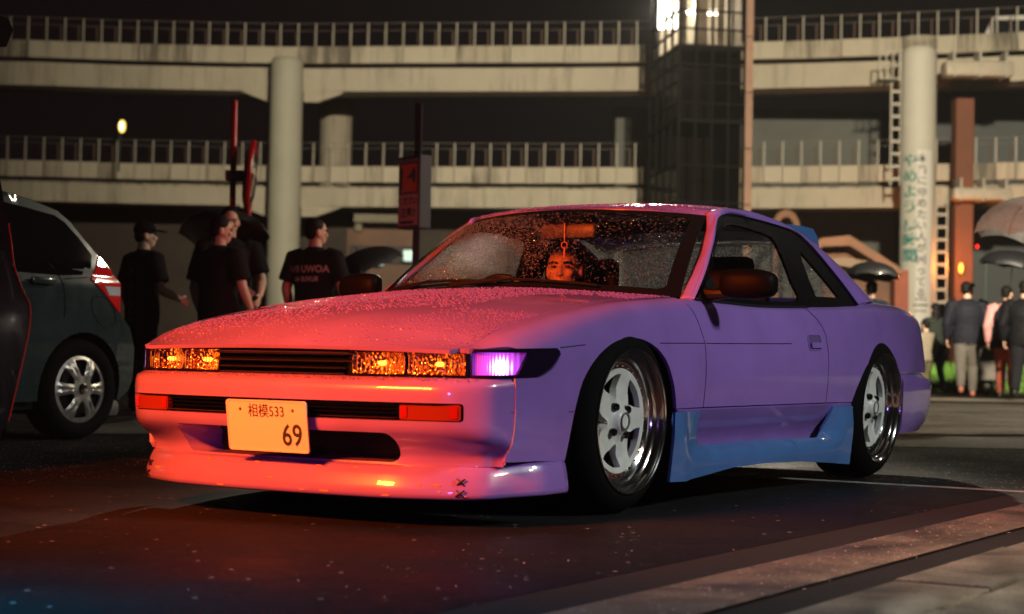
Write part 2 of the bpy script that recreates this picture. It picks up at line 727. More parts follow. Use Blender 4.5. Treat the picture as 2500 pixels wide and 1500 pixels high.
def streaked(name, col, dark=0.55, lo=0.50, hi=0.72):
    m = mat(name, col, 0.85, noise=(0.35, 0.13), bump=(6, 0.25, 0.02))
    N, L = m.node_tree.nodes, m.node_tree.links
    b = N['Principled BSDF']
    src = b.inputs['Base Color'].links[0].from_socket
    ge = N.new('ShaderNodeNewGeometry')
    mp = N.new('ShaderNodeMapping')
    mp.inputs['Scale'].default_value = (2.6, 2.6, 0.22)
    L.new(ge.outputs['Position'], mp.inputs[0])
    n = N.new('ShaderNodeTexNoise')
    n.inputs['Scale'].default_value = 1.0
    n.inputs['Detail'].default_value = 7
    n.inputs['Roughness'].default_value = 0.7
    L.new(mp.outputs[0], n.inputs['Vector'])
    n2 = N.new('ShaderNodeTexNoise')
    n2.inputs['Scale'].default_value = 0.16
    n2.inputs['Detail'].default_value = 3
    L.new(ge.outputs['Position'], n2.inputs['Vector'])
    ad = N.new('ShaderNodeMath')
    ad.operation = 'MULTIPLY_ADD'
    ad.inputs[1].default_value = 0.55
    L.new(n2.outputs['Fac'], ad.inputs[0])
    L.new(n.outputs['Fac'], ad.inputs[2])
    r = N.new('ShaderNodeMapRange')
    r.inputs[1].default_value = lo + 0.27
    r.inputs[2].default_value = hi + 0.27
    r.inputs[3].default_value = 1.0
    r.inputs[4].default_value = dark
    L.new(ad.outputs[0], r.inputs[0])
    v = N.new('ShaderNodeVectorMath')
    v.operation = 'MULTIPLY'
    L.new(src, v.inputs[0])
    L.new(r.outputs[0], v.inputs[1])
    L.new(v.outputs[0], b.inputs['Base Color'])
    return m


CONC = streaked('pale_concrete', (0.52, 0.47, 0.37))
CONC_OLD = mat('pale_concrete_plain', (0.52, 0.47, 0.37), 0.85, noise=(0.35, 0.13), bump=(6, 0.25, 0.02))
CONC2 = streaked('stained_concrete', (0.46, 0.41, 0.32), 0.35, 0.42, 0.62)
CONCD = mat('dark_concrete', (0.10, 0.085, 0.075), 0.9, noise=(0.5, 0.3))
STEELW = mat('pale_steel', (0.46, 0.43, 0.36), 0.5, noise=(2, 0.15))
RAILM = mat('rail_steel', (0.20, 0.17, 0.14), 0.5)

# ---------------------------------------------------------------- elevated roads
DPX = [(-1400, 78), (-700, 76.5), (0, 75.1), (320, 75.6), (640, 75.7), (1000, 75.0), (1300, 74.4), (1585, 73.6), (1835, 72.6), (2100, 71.4), (2300, 70.4), (2500, 69.3), (3000, 67), (3800, 63)]


def deck_pt(px):
    d = lerp_tab(DPX, px)[0]
    return Vector((d * (px - 1250) / FPX, d, 0))


_path = [deck_pt(-1400 + 20 * i) for i in range(261)]
_pl = [0.0]
for a, b in zip(_path, _path[1:]):
    _pl.append(_pl[-1] + (b - a).length)


def path_at(s):
    lo = 0
    hi = len(_pl) - 1
    while hi - lo > 1:
        m = (lo + hi) // 2
        if _pl[m] <= s:
            lo = m
        else:
            hi = m
    f = (s - _pl[lo]) / (_pl[hi] - _pl[lo])
    p = _path[lo].lerp(_path[hi], f)
    t = (_path[hi] - _path[lo]).normalized()
    return p, t, Vector((-t.y, t.x, 0))       # n points away from the camera


def s_of_px(px):
    i = (px + 1400) / 20
    k = max(0, min(len(_pl) - 2, int(i)))
    return _pl[k] + (_pl[k + 1] - _pl[k]) * (i - k)


def sweep(name, prof, s0, s1, m, parent, ds=2.0):
    """prof: list of (n, z) closed profile swept along the deck line"""
    k = max(2, int((s1 - s0) / ds) + 1)
    rows = []
    for i in range(k):
        p, t, n = path_at(s0 + (s1 - s0) * i / (k - 1))
        rows.append([p + n * a + Vector((0, 0, z)) for a, z in prof])
    nn = len(prof)
    vs = [v for r in rows for v in r]
    fs = []
    for i in range(k - 1):
        for j in range(nn):
            fs.append((i * nn + j, i * nn + (j + 1) % nn, (i + 1) * nn + (j + 1) % nn, (i + 1) * nn + j))
    fs.append(tuple(range(nn)))
    fs.append(tuple(range((k - 1) * nn, k * nn)))
    mb = MB()
    mb.add(vs, fs)
    return mb.build(name, m, parent)


def elevated_road(label, ztop, hp, hgap, hg, panel_w, stain):
    root = empty('elevated_road', (0, 0, 0), 0, label, 'elevated road')
    smin, smax = s_of_px(-1300), s_of_px(3600)
    zg1 = ztop - hp - hgap
    sweep('road_slab', [(1.3, ztop - hp - 0.01), (9.0, ztop - hp - 0.01), (9.0, zg1), (1.3, zg1)], smin, smax, CONC2, root)
    sweep('girder', [(0.16, zg1 - 0.002), (0.16, zg1 - hg), (1.6, zg1 - hg - 0.02), (1.6, zg1 - 0.002)], smin, smax, CONC, root)
    sweep('girder', [(6.0, zg1 - 0.004), (6.0, zg1 - hg * 0.22), (6.4, zg1 - hg * 0.22), (6.4, zg1 - 0.004)], smin, smax, CONC2, root)
    sweep('rear_parapet', [(8.8, ztop - hp), (9.0, ztop - hp), (9.0, ztop), (8.8, ztop)], smin, smax, CONC2, root)
    # parapet panels
    s = smin
    pm = {}
    i = 0
    while s < smax:
        p, t, n = path_at(s + panel_w / 2)
        key = i % 3
        if key not in pm:
            mb = MB()
            mb.bbox(-panel_w / 2 + 0.012, panel_w / 2 - 0.012, -0.14, 0.12, -hp, 0, 0.02)
            o = mb.build('parapet_panel', stain if key == 1 else CONC, None)
            pm[key] = o.data
            bpy.data.objects.remove(o)
        o = bpy.data.objects.new('parapet_panel', pm[key])
        COL.objects.link(o)
        o.parent = root
        o.location = p + Vector((0, 0, ztop + random.uniform(-.01, .01)))
        o.rotation_euler = (0, 0, atan2(t.y, t.x))
        s += panel_w
        i += 1
    # railing: front row of tall posts, second row behind in a darker, redder colour
    mb = MB()
    mb.box(-0.028, 0.028, -0.02, 0.02, 0, 1.04)
    pa = mb.build('railing_post', STEELW, None)
    mb = MB()
    mb.box(-0.03, 0.03, -0.02, 0.02, -0.2, 0.97)
    pb = mb.build('railing_post', mat('dim_reddish_post', (0.13, 0.075, 0.05), 0.7, noise=(1.5, 0.3)), None)
    for row, (src, off, ph) in enumerate(((pa, 0.0, 0.0), (pb, 1.35, 0.42))):
        s = smin + ph
        while s < smax:
            px = 1250 + path_at(s)[0].x / path_at(s)[0].y * FPX
            if -700 < px < 3200:
                p, t, n = path_at(s)
                o = bpy.data.objects.new('railing_post', src.data)
                COL.objects.link(o)
                o.parent = root
                o.location = p + n * off + Vector((0, 0, ztop))
                o.rotation_euler = (0, 0, atan2(t.y, t.x))
            s += 0.783
    bpy.data.objects.remove(pa)
    bpy.data.objects.remove(pb)
    for off, zz in ((0.0, 1.025), (1.35, 0.955)):
        sweep('rail', [(off - .007, ztop + zz), (off + .007, ztop + zz), (off + .007, ztop + zz + .016), (off - .007, ztop + zz + .016)], smin, smax, RAILM, root)
    return root


UP = elevated_road('upper pale concrete road deck with white railing posts, higher of two', 13.9, 0.74, 0.17, 1.02, 2.35, CONC2)
LOW = elevated_road('lower pale concrete road deck with panelled parapet under the other', 8.64, 0.70, 0.22, 0.82, 0.783, CONC2)


# ---------------------------------------------------------------- piers
def pier(px, d, r, ztop, label, m=CONC, capped=False, name='concrete_pier'):
    p = Vector((d * (px - 1250) / FPX, d, 0))
    root = empty(name, p, 0, label, 'column')
    mb = MB()
    prof = [(r, 0), (r, ztop - 0.25), (r * 0.97, ztop - 0.1), (r * 0.85, ztop)]
    mb.lathe(prof + [(0.001, ztop)], 40)
    mb.build('shaft', m, root, smooth=True, sharp=40)
    return root


p1_ = pier(689, 73.9, 0.69, 13.10, 'round pale concrete pier beside the red pole', mat('pier_concrete', (0.47, 0.46, 0.37), 0.6, noise=(0.5, 0.1)))
mb = MB()
for zt, zb in ((12.99, 11.5), (7.72, 6.45)):
    for sx in (1, -1):
        mb2 = MB()
        mb2.add([(sx * .5, 1.86, zt), (sx * 2.2, 1.86, zt), (sx * 2.2, 1.86, zb + .40), (sx * 1.1, 1.86, zb), (sx * .5, 1.86, zb), (sx * .5, 2.3, zt), (sx * 2.2, 2.3, zt), (sx * 2.2, 2.3, zb + .40), (sx * 1.1, 2.3, zb), (sx * .5, 2.3, zb)],
                [(0, 1, 2, 3, 4), (5, 6, 7, 8, 9), (0, 1, 6, 5), (1, 2, 7, 6), (2, 3, 8, 7), (3, 4, 9, 8), (4, 0, 5, 9)])
        mb2.build('bracket', CONC, p1_)
pier(812, 86.0, 0.80, 13.0, 'shaded round pier standing back between the two decks', CONC2)
pc = pier(2238, 66.0, 0.665, 12.55, 'white pier painted with Japanese lettering', mat('white_pier', (0.60, 0.57, 0.49), 0.6, noise=(0.5, 0.08)))
mb = MB()
for i in range(5):
    mb.lathe([(0.60, 12.55 + i * 0.09), (0.66, 12.57 + i * 0.09), (0.66, 12.60 + i * 0.09), (0.60, 12.62 + i * 0.09)], 32)
mb.build('bearing_cap', CONC, pc)
# lettering bent round the shaft
TEAL = mat('teal_lettering', (0.02, 0.22, 0.19), 0.6)
GREY = mat('grey_lettering', (0.07, 0.07, 0.065), 0.6)


def wrap_text(body, ang, z, size, m, parent, r, xs=1.0, bold=0.0):
    o = text_mesh('lettering', body, size, m, Matrix.Identity(4), parent, xs=xs, bold=bold)
    for v in o.data.vertices:
        a = ang + v.co.x / r
        v.co = Vector(((r + 0.006) * sin(a), -(r + 0.006) * cos(a), z + v.co.y))
    return o


def zpy(py, d, px=2238):
    return W(px, py, d).z


mb = MB()
sheet = []
for zz in (zpy(790, 66), zpy(370, 66)):
    for k in range(13):
        a_ = rad(-8 + 52 * k / 12)
        sheet.append(Vector((0.669 * sin(a_ - .15), -0.669 * cos(a_ - .15), zz)))
mb.add(sheet, [(k, k + 1, 14 + k, 13 + k) for k in range(12)])
mb.build('notice_sheet', mat('notice_paper', (0.74, 0.71, 0.66), 0.6), pc)
for i, ch in enumerate('やめよう'):
    wrap_text(ch, -0.70, zpy(397 + i * 37.5, 66), 0.52, TEAL, pc, 0.668, 1.25, 0.012)
for i, ch in enumerate('長時間'):
    wrap_text(ch, -0.70, zpy(556 + i * 36, 66), 0.54, TEAL, pc, 0.668, 1.25, 0.014)
for i, ch in enumerate('本当に停めたい人が困ってる'):
    wrap_text(ch, 0.0, zpy(391 + i * 27.3, 66), 0.40, GREY, pc, 0.670, 1.0, 0.004)
for r_ in range(3):
    wrap_text('■ ■ ■' if r_ != 1 else '■■■■■', 0.0, zpy(733 + r_ * 14, 66), 0.10, GREY, pc, 0.670, 1.3)


# ladders up the lettered pier
def ladder(px, d, z0, z1, w, label, cage=False):
    p = Vector((d * (px - 1250) / FPX, d, 0))
    root = empty('ladder', p, 0, label, 'ladder')
    for sx in (-1, 1):
        mb = MB()
        mb.box(sx * w / 2 - .035, sx * w / 2 + .035, -.03, .03, z0, z1)
        mb.build('stile', STEELW, root)
    z = z0 + 0.25
    mb = MB()
    mb.box(-w / 2 - .02, w / 2 + .02, -.03, .02, -.055, .055)
    r0 = mb.build('rung', STEELW, None)
    while z < z1 - 0.1:
        o = bpy.data.objects.new('rung', r0.data)
        COL.objects.link(o)
        o.parent = root
        o.location = (0, -0.05, z)
        z += 0.48
    bpy.data.objects.remove(r0)
    return root


ladder(2182, 66.2, 7.3, 12.4, 0.36, 'pale steel ladder climbing the left of the lettered pier to the top deck')
ladder(2297, 66.2, 2.6, 7.0, 0.42, 'pale steel ladder under the lower deck, right of the lettered pier')


def work_platform(px, py, d, w, label):
    c = W(px, py, d)
    root = empty('service_platform', (c.x, c.y, 0), 0, label, 'platform')
    mb = MB()
    mb.box(-w / 2, w / 2, -.5, .5, c.z - .05, c.z)
    mb.build('floor', STEELW, root)
    for k in range(4):
        x = -w / 2 + w * k / 3
        mb = MB()
        mb.box(x - .025, x + .025, -.5, -.45, c.z, c.z + 1.0)
        mb.build('post', STEELW, root)
    for zz in (.5, 1.0):
        mb = MB()
        mb.box(-w / 2, w / 2, -.51, -.46, c.z + zz - .03, c.z + zz + .03)
        mb.build('guard_rail', STEELW, root)
    return root


work_platform(2165, 195, 66.0, 0.75, 'small caged service platform on the ladder by the lettered pier')


# long steel housings hung from the decks at the right
def housing(px0, px1, py0, py1, d, label):
    a, b = W(px0, py1, d), W(px1, py0, d)
    root = empty('steel_housing', (0, 0, 0), 0, label, 'duct')
    mb = MB()
    mb.bbox(a.x, b.x, d - .4, d + .6, a.z, b.z, 0.12)
    mb.build('casing', mat('cream_steel', (0.5, 0.44, 0.35), 0.5, noise=(1, 0.15)), root, smooth=True)
    for k in range(3):
        x = a.x + (b.x - a.x) * (0.12 + 0.38 * k)
        mb = MB()
        mb.box(x - .04, x + .04, d - .43, d + .5, a.z - .05, b.z + .35)
        mb.build('strap', STEELW, root)
    return root


housing(2308, 2476, 150, 185, 67.0, 'cream steel housing hung under the upper deck')
housing(2325, 2470, 460, 488, 67.0, 'cream steel housing hung under the lower deck')

# ---------------------------------------------------------------- glazed lift tower
A_, B_, C_ = W(1655, 400, 62.5), W(1815, 400, 63.0), W(1586, 400, 67.0)
A_.z = B_.z = C_.z = 0
D_ = B_ + (C_ - A_)
tower = empty('lift_tower', A_, 0, 'dark glazed lift tower with brightly lit top between the decks', 'tower')
TG = bpy.data.materials.new('tower_glass')
TG.use_nodes = True
_n = TG.node_tree.nodes
_l = TG.node_tree.links
_n.clear()
_o = _n.new('ShaderNodeOutputMaterial')
_t = _n.new('ShaderNodeBsdfTransparent')
_t.inputs[0].default_value = (0.48, 0.46, 0.44, 1)
_g = _n.new('ShaderNodeBsdfGlossy')
_g.inputs[0].default_value = (0.5, 0.55, 0.52, 1)
_g.inputs['Roughness'].default_value = 0.06
_m = _n.new('ShaderNodeMixShader')
_m.inputs[0].default_value = 0.10
_l.new(_t.outputs[0], _m.inputs[1])
_l.new(_g.outputs[0], _m.inputs[2])
_l.new(_m.outputs[0], _o.inputs[0])
MULL = mat('mullion_dark', (0.014, 0.013, 0.013), 1.0, 0.0, spec=0.0)
ZT = 18.5
rows_z = [0.0] + sorted([zpy(y, 62.7, 1730) for y in (495, 405, 295, 252, 200, 158, 113, 70, 25)]) + [15.0, 16.3, ZT]


def face(P0, P1, ncol, nm):
    e = (P1 - P0)
    w = e.length
    e.normalize()
    nrm = Vector((e.y, -e.x, 0))
    ang = atan2(e.y, e.x)
    for i in range(ncol):
        for z0, z1 in zip(rows_z, rows_z[1:]):
            mb = MB()
            x0, x1 = w * i / ncol + .03, w * (i + 1) / ncol - .03
            mb.add([P0 - A_ + e * x0 + Vector((0, 0, z0 + .03)), P0 - A_ + e * x1 + Vector((0, 0, z0 + .03)), P0 - A_ + e * x1 + Vector((0, 0, z1 - .03)), P0 - A_ + e * x0 + Vector((0, 0, z1 - .03))], [(0, 1, 2, 3)])
            mb.build('pane', TG, tower)
    for i in range(ncol + 1):
        mb = MB()
        mb.box(w * i / ncol - .035, w * i / ncol + .035, -.05, .06, 0, ZT, Matrix.Translation(P0 - A_) @ Matrix.Rotation(ang, 4, 'Z'))
        mb.build('mullion', MULL, tower)
    for z in rows_z[1:]:
        hh = 0.07 if abs(z - zpy(295, 62.7, 1730)) < .05 or abs(z - zpy(113, 62.7, 1730)) < .05 else 0.03
        mb = MB()
        mb.box(0.036, w - .036, -.045, .055, z - hh, z + hh, Matrix.Translation(P0 - A_) @ Matrix.Rotation(ang, 4, 'Z'))
        mb.build('transom', MULL, tower)


face(A_, B_, 4, 'front')
face(C_, A_, 4, 'side')
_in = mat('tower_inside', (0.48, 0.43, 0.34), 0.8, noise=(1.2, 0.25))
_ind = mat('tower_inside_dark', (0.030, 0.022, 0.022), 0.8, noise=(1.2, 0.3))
zs_ = zpy(115, 62.7, 1730)
mb = MB()
e1 = (B_ - A_)
e2 = (C_ - A_)
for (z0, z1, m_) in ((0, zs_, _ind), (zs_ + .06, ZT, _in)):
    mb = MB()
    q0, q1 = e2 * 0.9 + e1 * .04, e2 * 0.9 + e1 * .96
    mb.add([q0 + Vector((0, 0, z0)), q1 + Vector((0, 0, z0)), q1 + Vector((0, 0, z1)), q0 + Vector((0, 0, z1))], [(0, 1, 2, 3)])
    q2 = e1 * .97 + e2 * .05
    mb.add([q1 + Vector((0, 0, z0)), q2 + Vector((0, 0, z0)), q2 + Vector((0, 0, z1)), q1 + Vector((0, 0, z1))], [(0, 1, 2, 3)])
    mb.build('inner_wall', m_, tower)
for zf in (zs_ - .1, zpy(297, 62.7, 1730), ZT - .05):
    mb = MB()
    mb.prism([(v.x, v.y) for v in (e1 * .03 + e2 * .03, e1 * .95 + e2 * .03, e1 * .95 + e2 * .88, e1 * .03 + e2 * .88)], zf, zf + .1)
    mb.build('floor', _ind, tower)
# lift machinery seen in the lit top
for (fx, fy, w_, z0, z1) in ((.25, .4, .10, zs_, 17.0), (.55, .5, .25, zs_, 15.2), (.80, .35, .12, zs_, 17.0)):
    c = e1 * fx + e2 * fy
    mb = MB()
    mb.box(c.x - w_, c.x + w_, c.y - w_, c.y + w_, z0, z1)
    mb.build('lift_gear', mat('lift_gear', (0.35, 0.30, 0.24), 0.6, noise=(2, 0.3)), tower)
TLAMP = mat('tower_lamp', (1, .95, .85), 0.5, emit=(1.0, 0.93, 0.78), estr=14.0)
for (fx, fy, z, w_, h_) in ((.06, .55, zpy(20, 64, 1610), .35, .55), (.5, .6, zpy(8, 64, 1735), .5, .10), (.8, .6, zpy(8, 64, 1735), .35, .10)):
    c = e1 * fx + e2 * fy
    mb = MB()
    mb.bbox(c.x - w_, c.x + w_, c.y - .06, c.y + .06, z - h_, z + h_, .03)
    mb.build('lamp_panel', TLAMP, tower)
cB = B_ - A_
mb = MB()
Mx = Matrix.Translation(cB) @ Matrix.Rotation(0.02, 4, 'Z')
for i in range(9):
    mb = MB()
    mb.bbox(0.03, 0.30, -.06, .5, i * 2.05 + .015, (i + 1) * 2.05 - .015, .015, Mx)
    mb.build('cladding_panel', mat('terracotta_cladding', (0.34, 0.20, 0.14), 0.7, noise=(1.5, 0.2)), tower)

# ---------------------------------------------------------------- buildings and walls behind the decks
def block(name, px0, px1, py0, py1, d, m, label, cat, depth=3.0, ground=True):
    a, b = W(px0, py1, d), W(px1, py0, d)
    mb = MB()
    mb.bbox(a.x, b.x, d, d + depth, 0.0 if ground else a.z, b.z, 0.05)
    o = mb.build(name, m)
    return tag(o, label, cat)


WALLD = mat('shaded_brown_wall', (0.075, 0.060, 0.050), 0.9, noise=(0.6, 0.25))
WALLG = mat('grey_green_panel', (0.17, 0.18, 0.165), 0.8, noise=(0.3, 0.2))
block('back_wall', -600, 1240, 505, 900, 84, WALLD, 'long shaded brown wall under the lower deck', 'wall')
block('sound_wall', 1500, 2190, 268, 500, 84.7, WALLG, 'grey-green panelled wall seen between the decks beside the tower', 'wall')
block('warehouse', 2205, 2700, 225, 700, 84.9, mat('blue_grey_cladding', (0.16, 0.175, 0.18), 0.8, noise=(0.3, 0.15)), 'blue-grey warehouse far behind the lettered pier', 'building')
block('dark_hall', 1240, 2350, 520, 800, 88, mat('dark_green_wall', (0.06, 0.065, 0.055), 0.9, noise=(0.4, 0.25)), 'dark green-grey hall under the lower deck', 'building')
MATS_E = mat('kiosk_eaves', (0.17, 0.15, 0.11), 0.8, noise=(1, .3))
kb = empty('kiosk', (0, 0, 0), 0, 'low brown kiosk with pale eaves behind the black signpost', 'kiosk')
for nm, (px0, px1, py0, py1), m_ in (('wall', (842, 1010, 560, 760), mat('kiosk_brown', (0.13, 0.075, 0.05), 0.8, noise=(1, 0.3))), ('eaves', (866, 1000, 527, 545), MATS_E), ('post', (866, 884, 545, 565), MATS_E), ('shutter', (850, 1005, 600, 640), mat('kiosk_dark', (0.05, 0.04, 0.04), 0.8))):
    a, b = W(px0, py1, 62 if nm == 'shutter' else 62.5), W(px1, py0, 62 if nm == 'shutter' else 62.5)
    dd = {'wall': 62.6, 'eaves': 61.9, 'post': 62.3, 'shutter': 62.45}[nm]
    mb = MB()
    mb.bbox(a.x, b.x, dd, dd + 2.0, max(0, a.z), b.z, .03)
    mb.build(nm, m_, kb)
MINT = mat('mint_lit_glass', (0.5, 0.7, 0.65), 0.4, emit=(0.50, 0.78, 0.70), estr=0.55)
for px, py, w_, h_ in ((925, 633, 11, 14), (997, 625, 12, 13)):
    a, b = W(px - w_, py + h_, 62), W(px + w_, py - h_, 62)
    mb = MB()
    mb.bbox(a.x, b.x, 61.7, 62.3, a.z, b.z, .03)
    mb.build('lit_window', MINT, kb)
# square pier and ramp roof at right, orange lamplight put into their colour
opx = W(2351, 400, 68.5)
op = tag(MB().bbox(opx.x - .36, opx.x + .36, 68.0, 68.8, 0, 11.0, .04).build('square_pier', mat('orange_lit_pier', (0.20, 0.075, 0.042), 0.7, noise=(0.7, 0.2))), 'square pier right of the ladder, coloured as if lit orange', 'column')
rr_ = empty('ramp_canopy', (0, 0, 0), 0, 'sloping canopy roof behind the coupe boot, coloured as if lit orange', 'canopy')
RM = mat('orange_lit_roof', (0.20, 0.095, 0.055), 0.8, noise=(1.2, 0.3))  # orange lamplight mixed into the roof colour


def slab_px(name, pts, d, depth, m, parent):
    P0 = [W(px, py, d) for px, py in pts]
    n = len(P0)
    vs = P0 + [p + Vector((0, depth, 0)) for p in P0]
    fs = [tuple(range(n)), tuple(range(2 * n - 1, n - 1, -1))] + [(i, (i + 1) % n, n + (i + 1) % n, n + i) for i in range(n)]
    return MB().add(vs, fs).build(name, m, parent)


slab_px('roof_slope', [(1950, 640), (2005, 582), (2075, 575), (2192, 650), (2205, 668), (2192, 672), (2075, 600), (2010, 602)], 46, 5, RM, rr_)
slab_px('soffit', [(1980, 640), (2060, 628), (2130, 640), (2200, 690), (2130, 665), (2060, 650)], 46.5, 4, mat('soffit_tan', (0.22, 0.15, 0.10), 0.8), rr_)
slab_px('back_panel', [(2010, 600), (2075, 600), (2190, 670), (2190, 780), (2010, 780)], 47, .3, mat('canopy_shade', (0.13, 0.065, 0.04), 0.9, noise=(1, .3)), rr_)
slab_px('side_post', [(2185, 660), (2218, 660), (2218, 830), (2185, 830)], 46.2, .5, mat('red_brown_post', (0.22, 0.06, 0.035), 0.8, noise=(1, .3)), rr_)
arch = empty('arch_frame', (0, 0, 0), 0, 'brown round-topped arch under the lower deck behind the roof spoiler', 'arch')
pa_ = []
for k in range(13):
    a = rad(180 - 15 * k)
    pa_.append((1920 + 34 * cos(a), 560 - 48 * sin(a)))
for k in range(13):
    a = rad(15 * k)
    pa_.append((1920 + 20 * cos(a), 560 - 30 * sin(a)))
slab_px('arch_ring', pa_, 70, .5, mat('arch_brown', (0.30, 0.16, 0.10), 0.8, noise=(1, .2)), arch)
for sx in (-1, 1):
    slab_px('jamb', [(1920 + sx * 20, 560), (1920 + sx * 34, 560), (1920 + sx * 34, 760), (1920 + sx * 20, 760)], 70, .5, MATS['arch_brown'], arch)


# ---------------------------------------------------------------- lamps in view
def disc_lamp(name, px, py, d, wpx, hpx, m, label, post=None, group=None):
    c = W(px, py, d)
    root = empty(name, c, 0, label, 'lamp', group)
    rw, rh = wpx / 2 * d / FPX, hpx / 2 * d / FPX
    mb = MB()
    vs = []
    for h, k in ((-.09, .55), (-.05, .9), (0, 1.0), (.05, .9), (.09, .5)):
        vs.append([(rw * k * cos(2 * pi * j / 20), h, rh * k * sin(2 * pi * j / 20)) for j in range(20)])
    for ring in vs:
        mb.v += [Vector(v) for v in ring]
    for i in range(4):
        for j in range(20):
            mb.f.append((i * 20 + j, i * 20 + (j + 1) % 20, (i + 1) * 20 + (j + 1) % 20, (i + 1) * 20 + j))
    mb.f.append(tuple(range(20)))
    mb.f.append(tuple(range(80, 100)))
    mb.build('lamp_head', m, root, smooth=True)
    return root


YEL = mat('yellow_lamp', (1, .9, .4), 0.5, emit=(1.0, 0.66, 0.10), estr=1.7)
WHT = mat('white_lamp', (1, 1, .9), 0.5, emit=(1.0, 0.98, 0.82), estr=4.0)
GRN = mat('green_white_lamp', (.9, 1, .8), 0.5, emit=(0.72, 0.92, 0.55), estr=2.0)
ORG = mat('orange_lamp', (1, .5, .1), 0.5, emit=(1.0, 0.30, 0.03), estr=5.0)
yl = disc_lamp('deck_lamp', 298, 309, 72.5, 18, 32, YEL, 'oval yellow lamp on a dark post above the lower deck')
c = W(298, 309, 72.5)
mb = MB()
mb.bbox(-.05, .05, -.11, -.09, -.14, .14, .008)
mb.build('bulb', WHT, yl)
mb = MB()
mb.tube([(-.09, 0, -.25), (-.10, 0, -1.9)], 0.045, 8)
mb.build('post', DARKP := mat('dark_post', (0.02, 0.035, 0.03), 0.5), yl)
GS = 'pale green soffit lamps in a row'
ORG2 = mat('dull_orange_lamp', (1, .5, .2), .5, emit=(.5, .13, .03), estr=.6)
for px, py, w_, h_, m_, lb, gp in ((543, 220, 24, 9, GRN, 'oval greenish lamp under the upper deck above the red pole', None),
                                   (1217, 231, 20, 10, WHT, 'brightest white lamp under the upper deck', None),
                                   (965, 218, 26, 5, GRN, 'thin pale green lamp between round pier and lift tower under the upper deck', GS),
                                   (1115, 218, 26, 6, GRN, 'thin pale green lamp between round pier and lift tower under the upper deck', GS),
                                   (1300, 219, 28, 7, GRN, 'thin pale green lamp between round pier and lift tower under the upper deck', GS),
                                   (1940, 222, 22, 10, GRN, 'greenish lamp under the upper deck between lift tower and lettered pier', None),
                                   (600, 223, 34, 6, ORG2, 'dull flat orange lamp touching the round pier under the upper deck', None),
                                   (1385, 232, 22, 5, ORG, 'glowing orange lamp under the upper deck', None)):
    disc_lamp('soffit_lamp', px, py, 79.5, w_, h_, m_, lb, group=gp)
disc_lamp('tail_glow', 403, 676, 60, 9, 9, mat('red_spot', (1, 0, 0), .5, emit=(1, .03, .02), estr=2.5), 'tiny red light glowing on the wall beside the man in the cap')
ol = disc_lamp('street_lamp', 2411, 637, 42, 22, 14, ORG, 'glowing orange street lamp on a thin pole behind the people')
mb = MB()
mb.tube([(-.02, .02, -.08), (-.06, .02, -2.8)], 0.035, 8)
mb.build('pole', DARKP, ol)
disc_lamp('wall_lamp', 2346, 655, 67.5, 10, 26, ORG, 'orange glow lamp at the foot of the orange-coloured square pier')
disc_lamp('wall_lamp', 2386, 602, 66, 5, 9, MATS['red_spot'], 'tiny red signal light beside the orange-coloured square pier')


# white van on the upper deck
def white_van():
    p, t, n = path_at(s_of_px(2428))
    c = p + n * 3.0
    root = empty('white_van', (c.x, c.y, 13.17), atan2(t.y, t.x) + 0.25, 'white van with bright headlamps driving on the upper deck', 'van')
    prof = [(-.95, .35), (-.98, .75), (-.9, 1.0), (-.62, 1.72), (-.5, 1.86), (1.6, 1.9), (1.72, 1.8), (1.74, .35)]
    mb = MB()
    vs = [Vector((x, -.75, z)) for x, z in prof] + [Vector((x, .75, z)) for x, z in prof]
    nn = len(prof)
    mb.add(vs, [tuple(range(nn)), tuple(range(nn, 2 * nn))] + [(i, (i + 1) % nn, nn + (i + 1) % nn, nn + i) for i in range(nn)])
    mb.build('body', mat('white_van_paint', (0.75, 0.74, 0.70), 0.3, coat=.5), root)
    for x0, x1 in ((-.55, .1), (.2, .85), (.95, 1.6)):
        mb = MB()
        mb.box(x0, x1, -.765, -.755, 1.15, 1.70)
        mb.build('window', GLOSSV, root)
    mb = MB()
    mb.add([(-.895, -.68, 1.06), (-.895, .68, 1.06), (-.66, .62, 1.66), (-.66, -.62, 1.66)], [(0, 1, 2, 3)])
    mb.build('windscreen', GLOSSV, root)
    for x in (-.5, 1.2):
        mb = MB()
        mb.lathe([(.001, .0), (.16, .0), (.2, .03), (.3, .03), (.31, .0), (.31, -.15)], 20, frame((x, -.76, .31), (1, 0, 0), (0, 0, 1)))
        mb.build('wheel', RUB2, root, smooth=True)
    for y in (-.6, .6):
        mb = MB()
        mb.bbox(-1.0, -.96, y - .12, y + .12, .66, .82, .01)
        mb.build('headlamp', WHT, root)


GLOSSV = mat('dark_window', (0.01, 0.012, 0.014), 0.08)
RUB2 = mat('plain_rubber', (0.012, 0.012, 0.012), 0.8)
white_van()

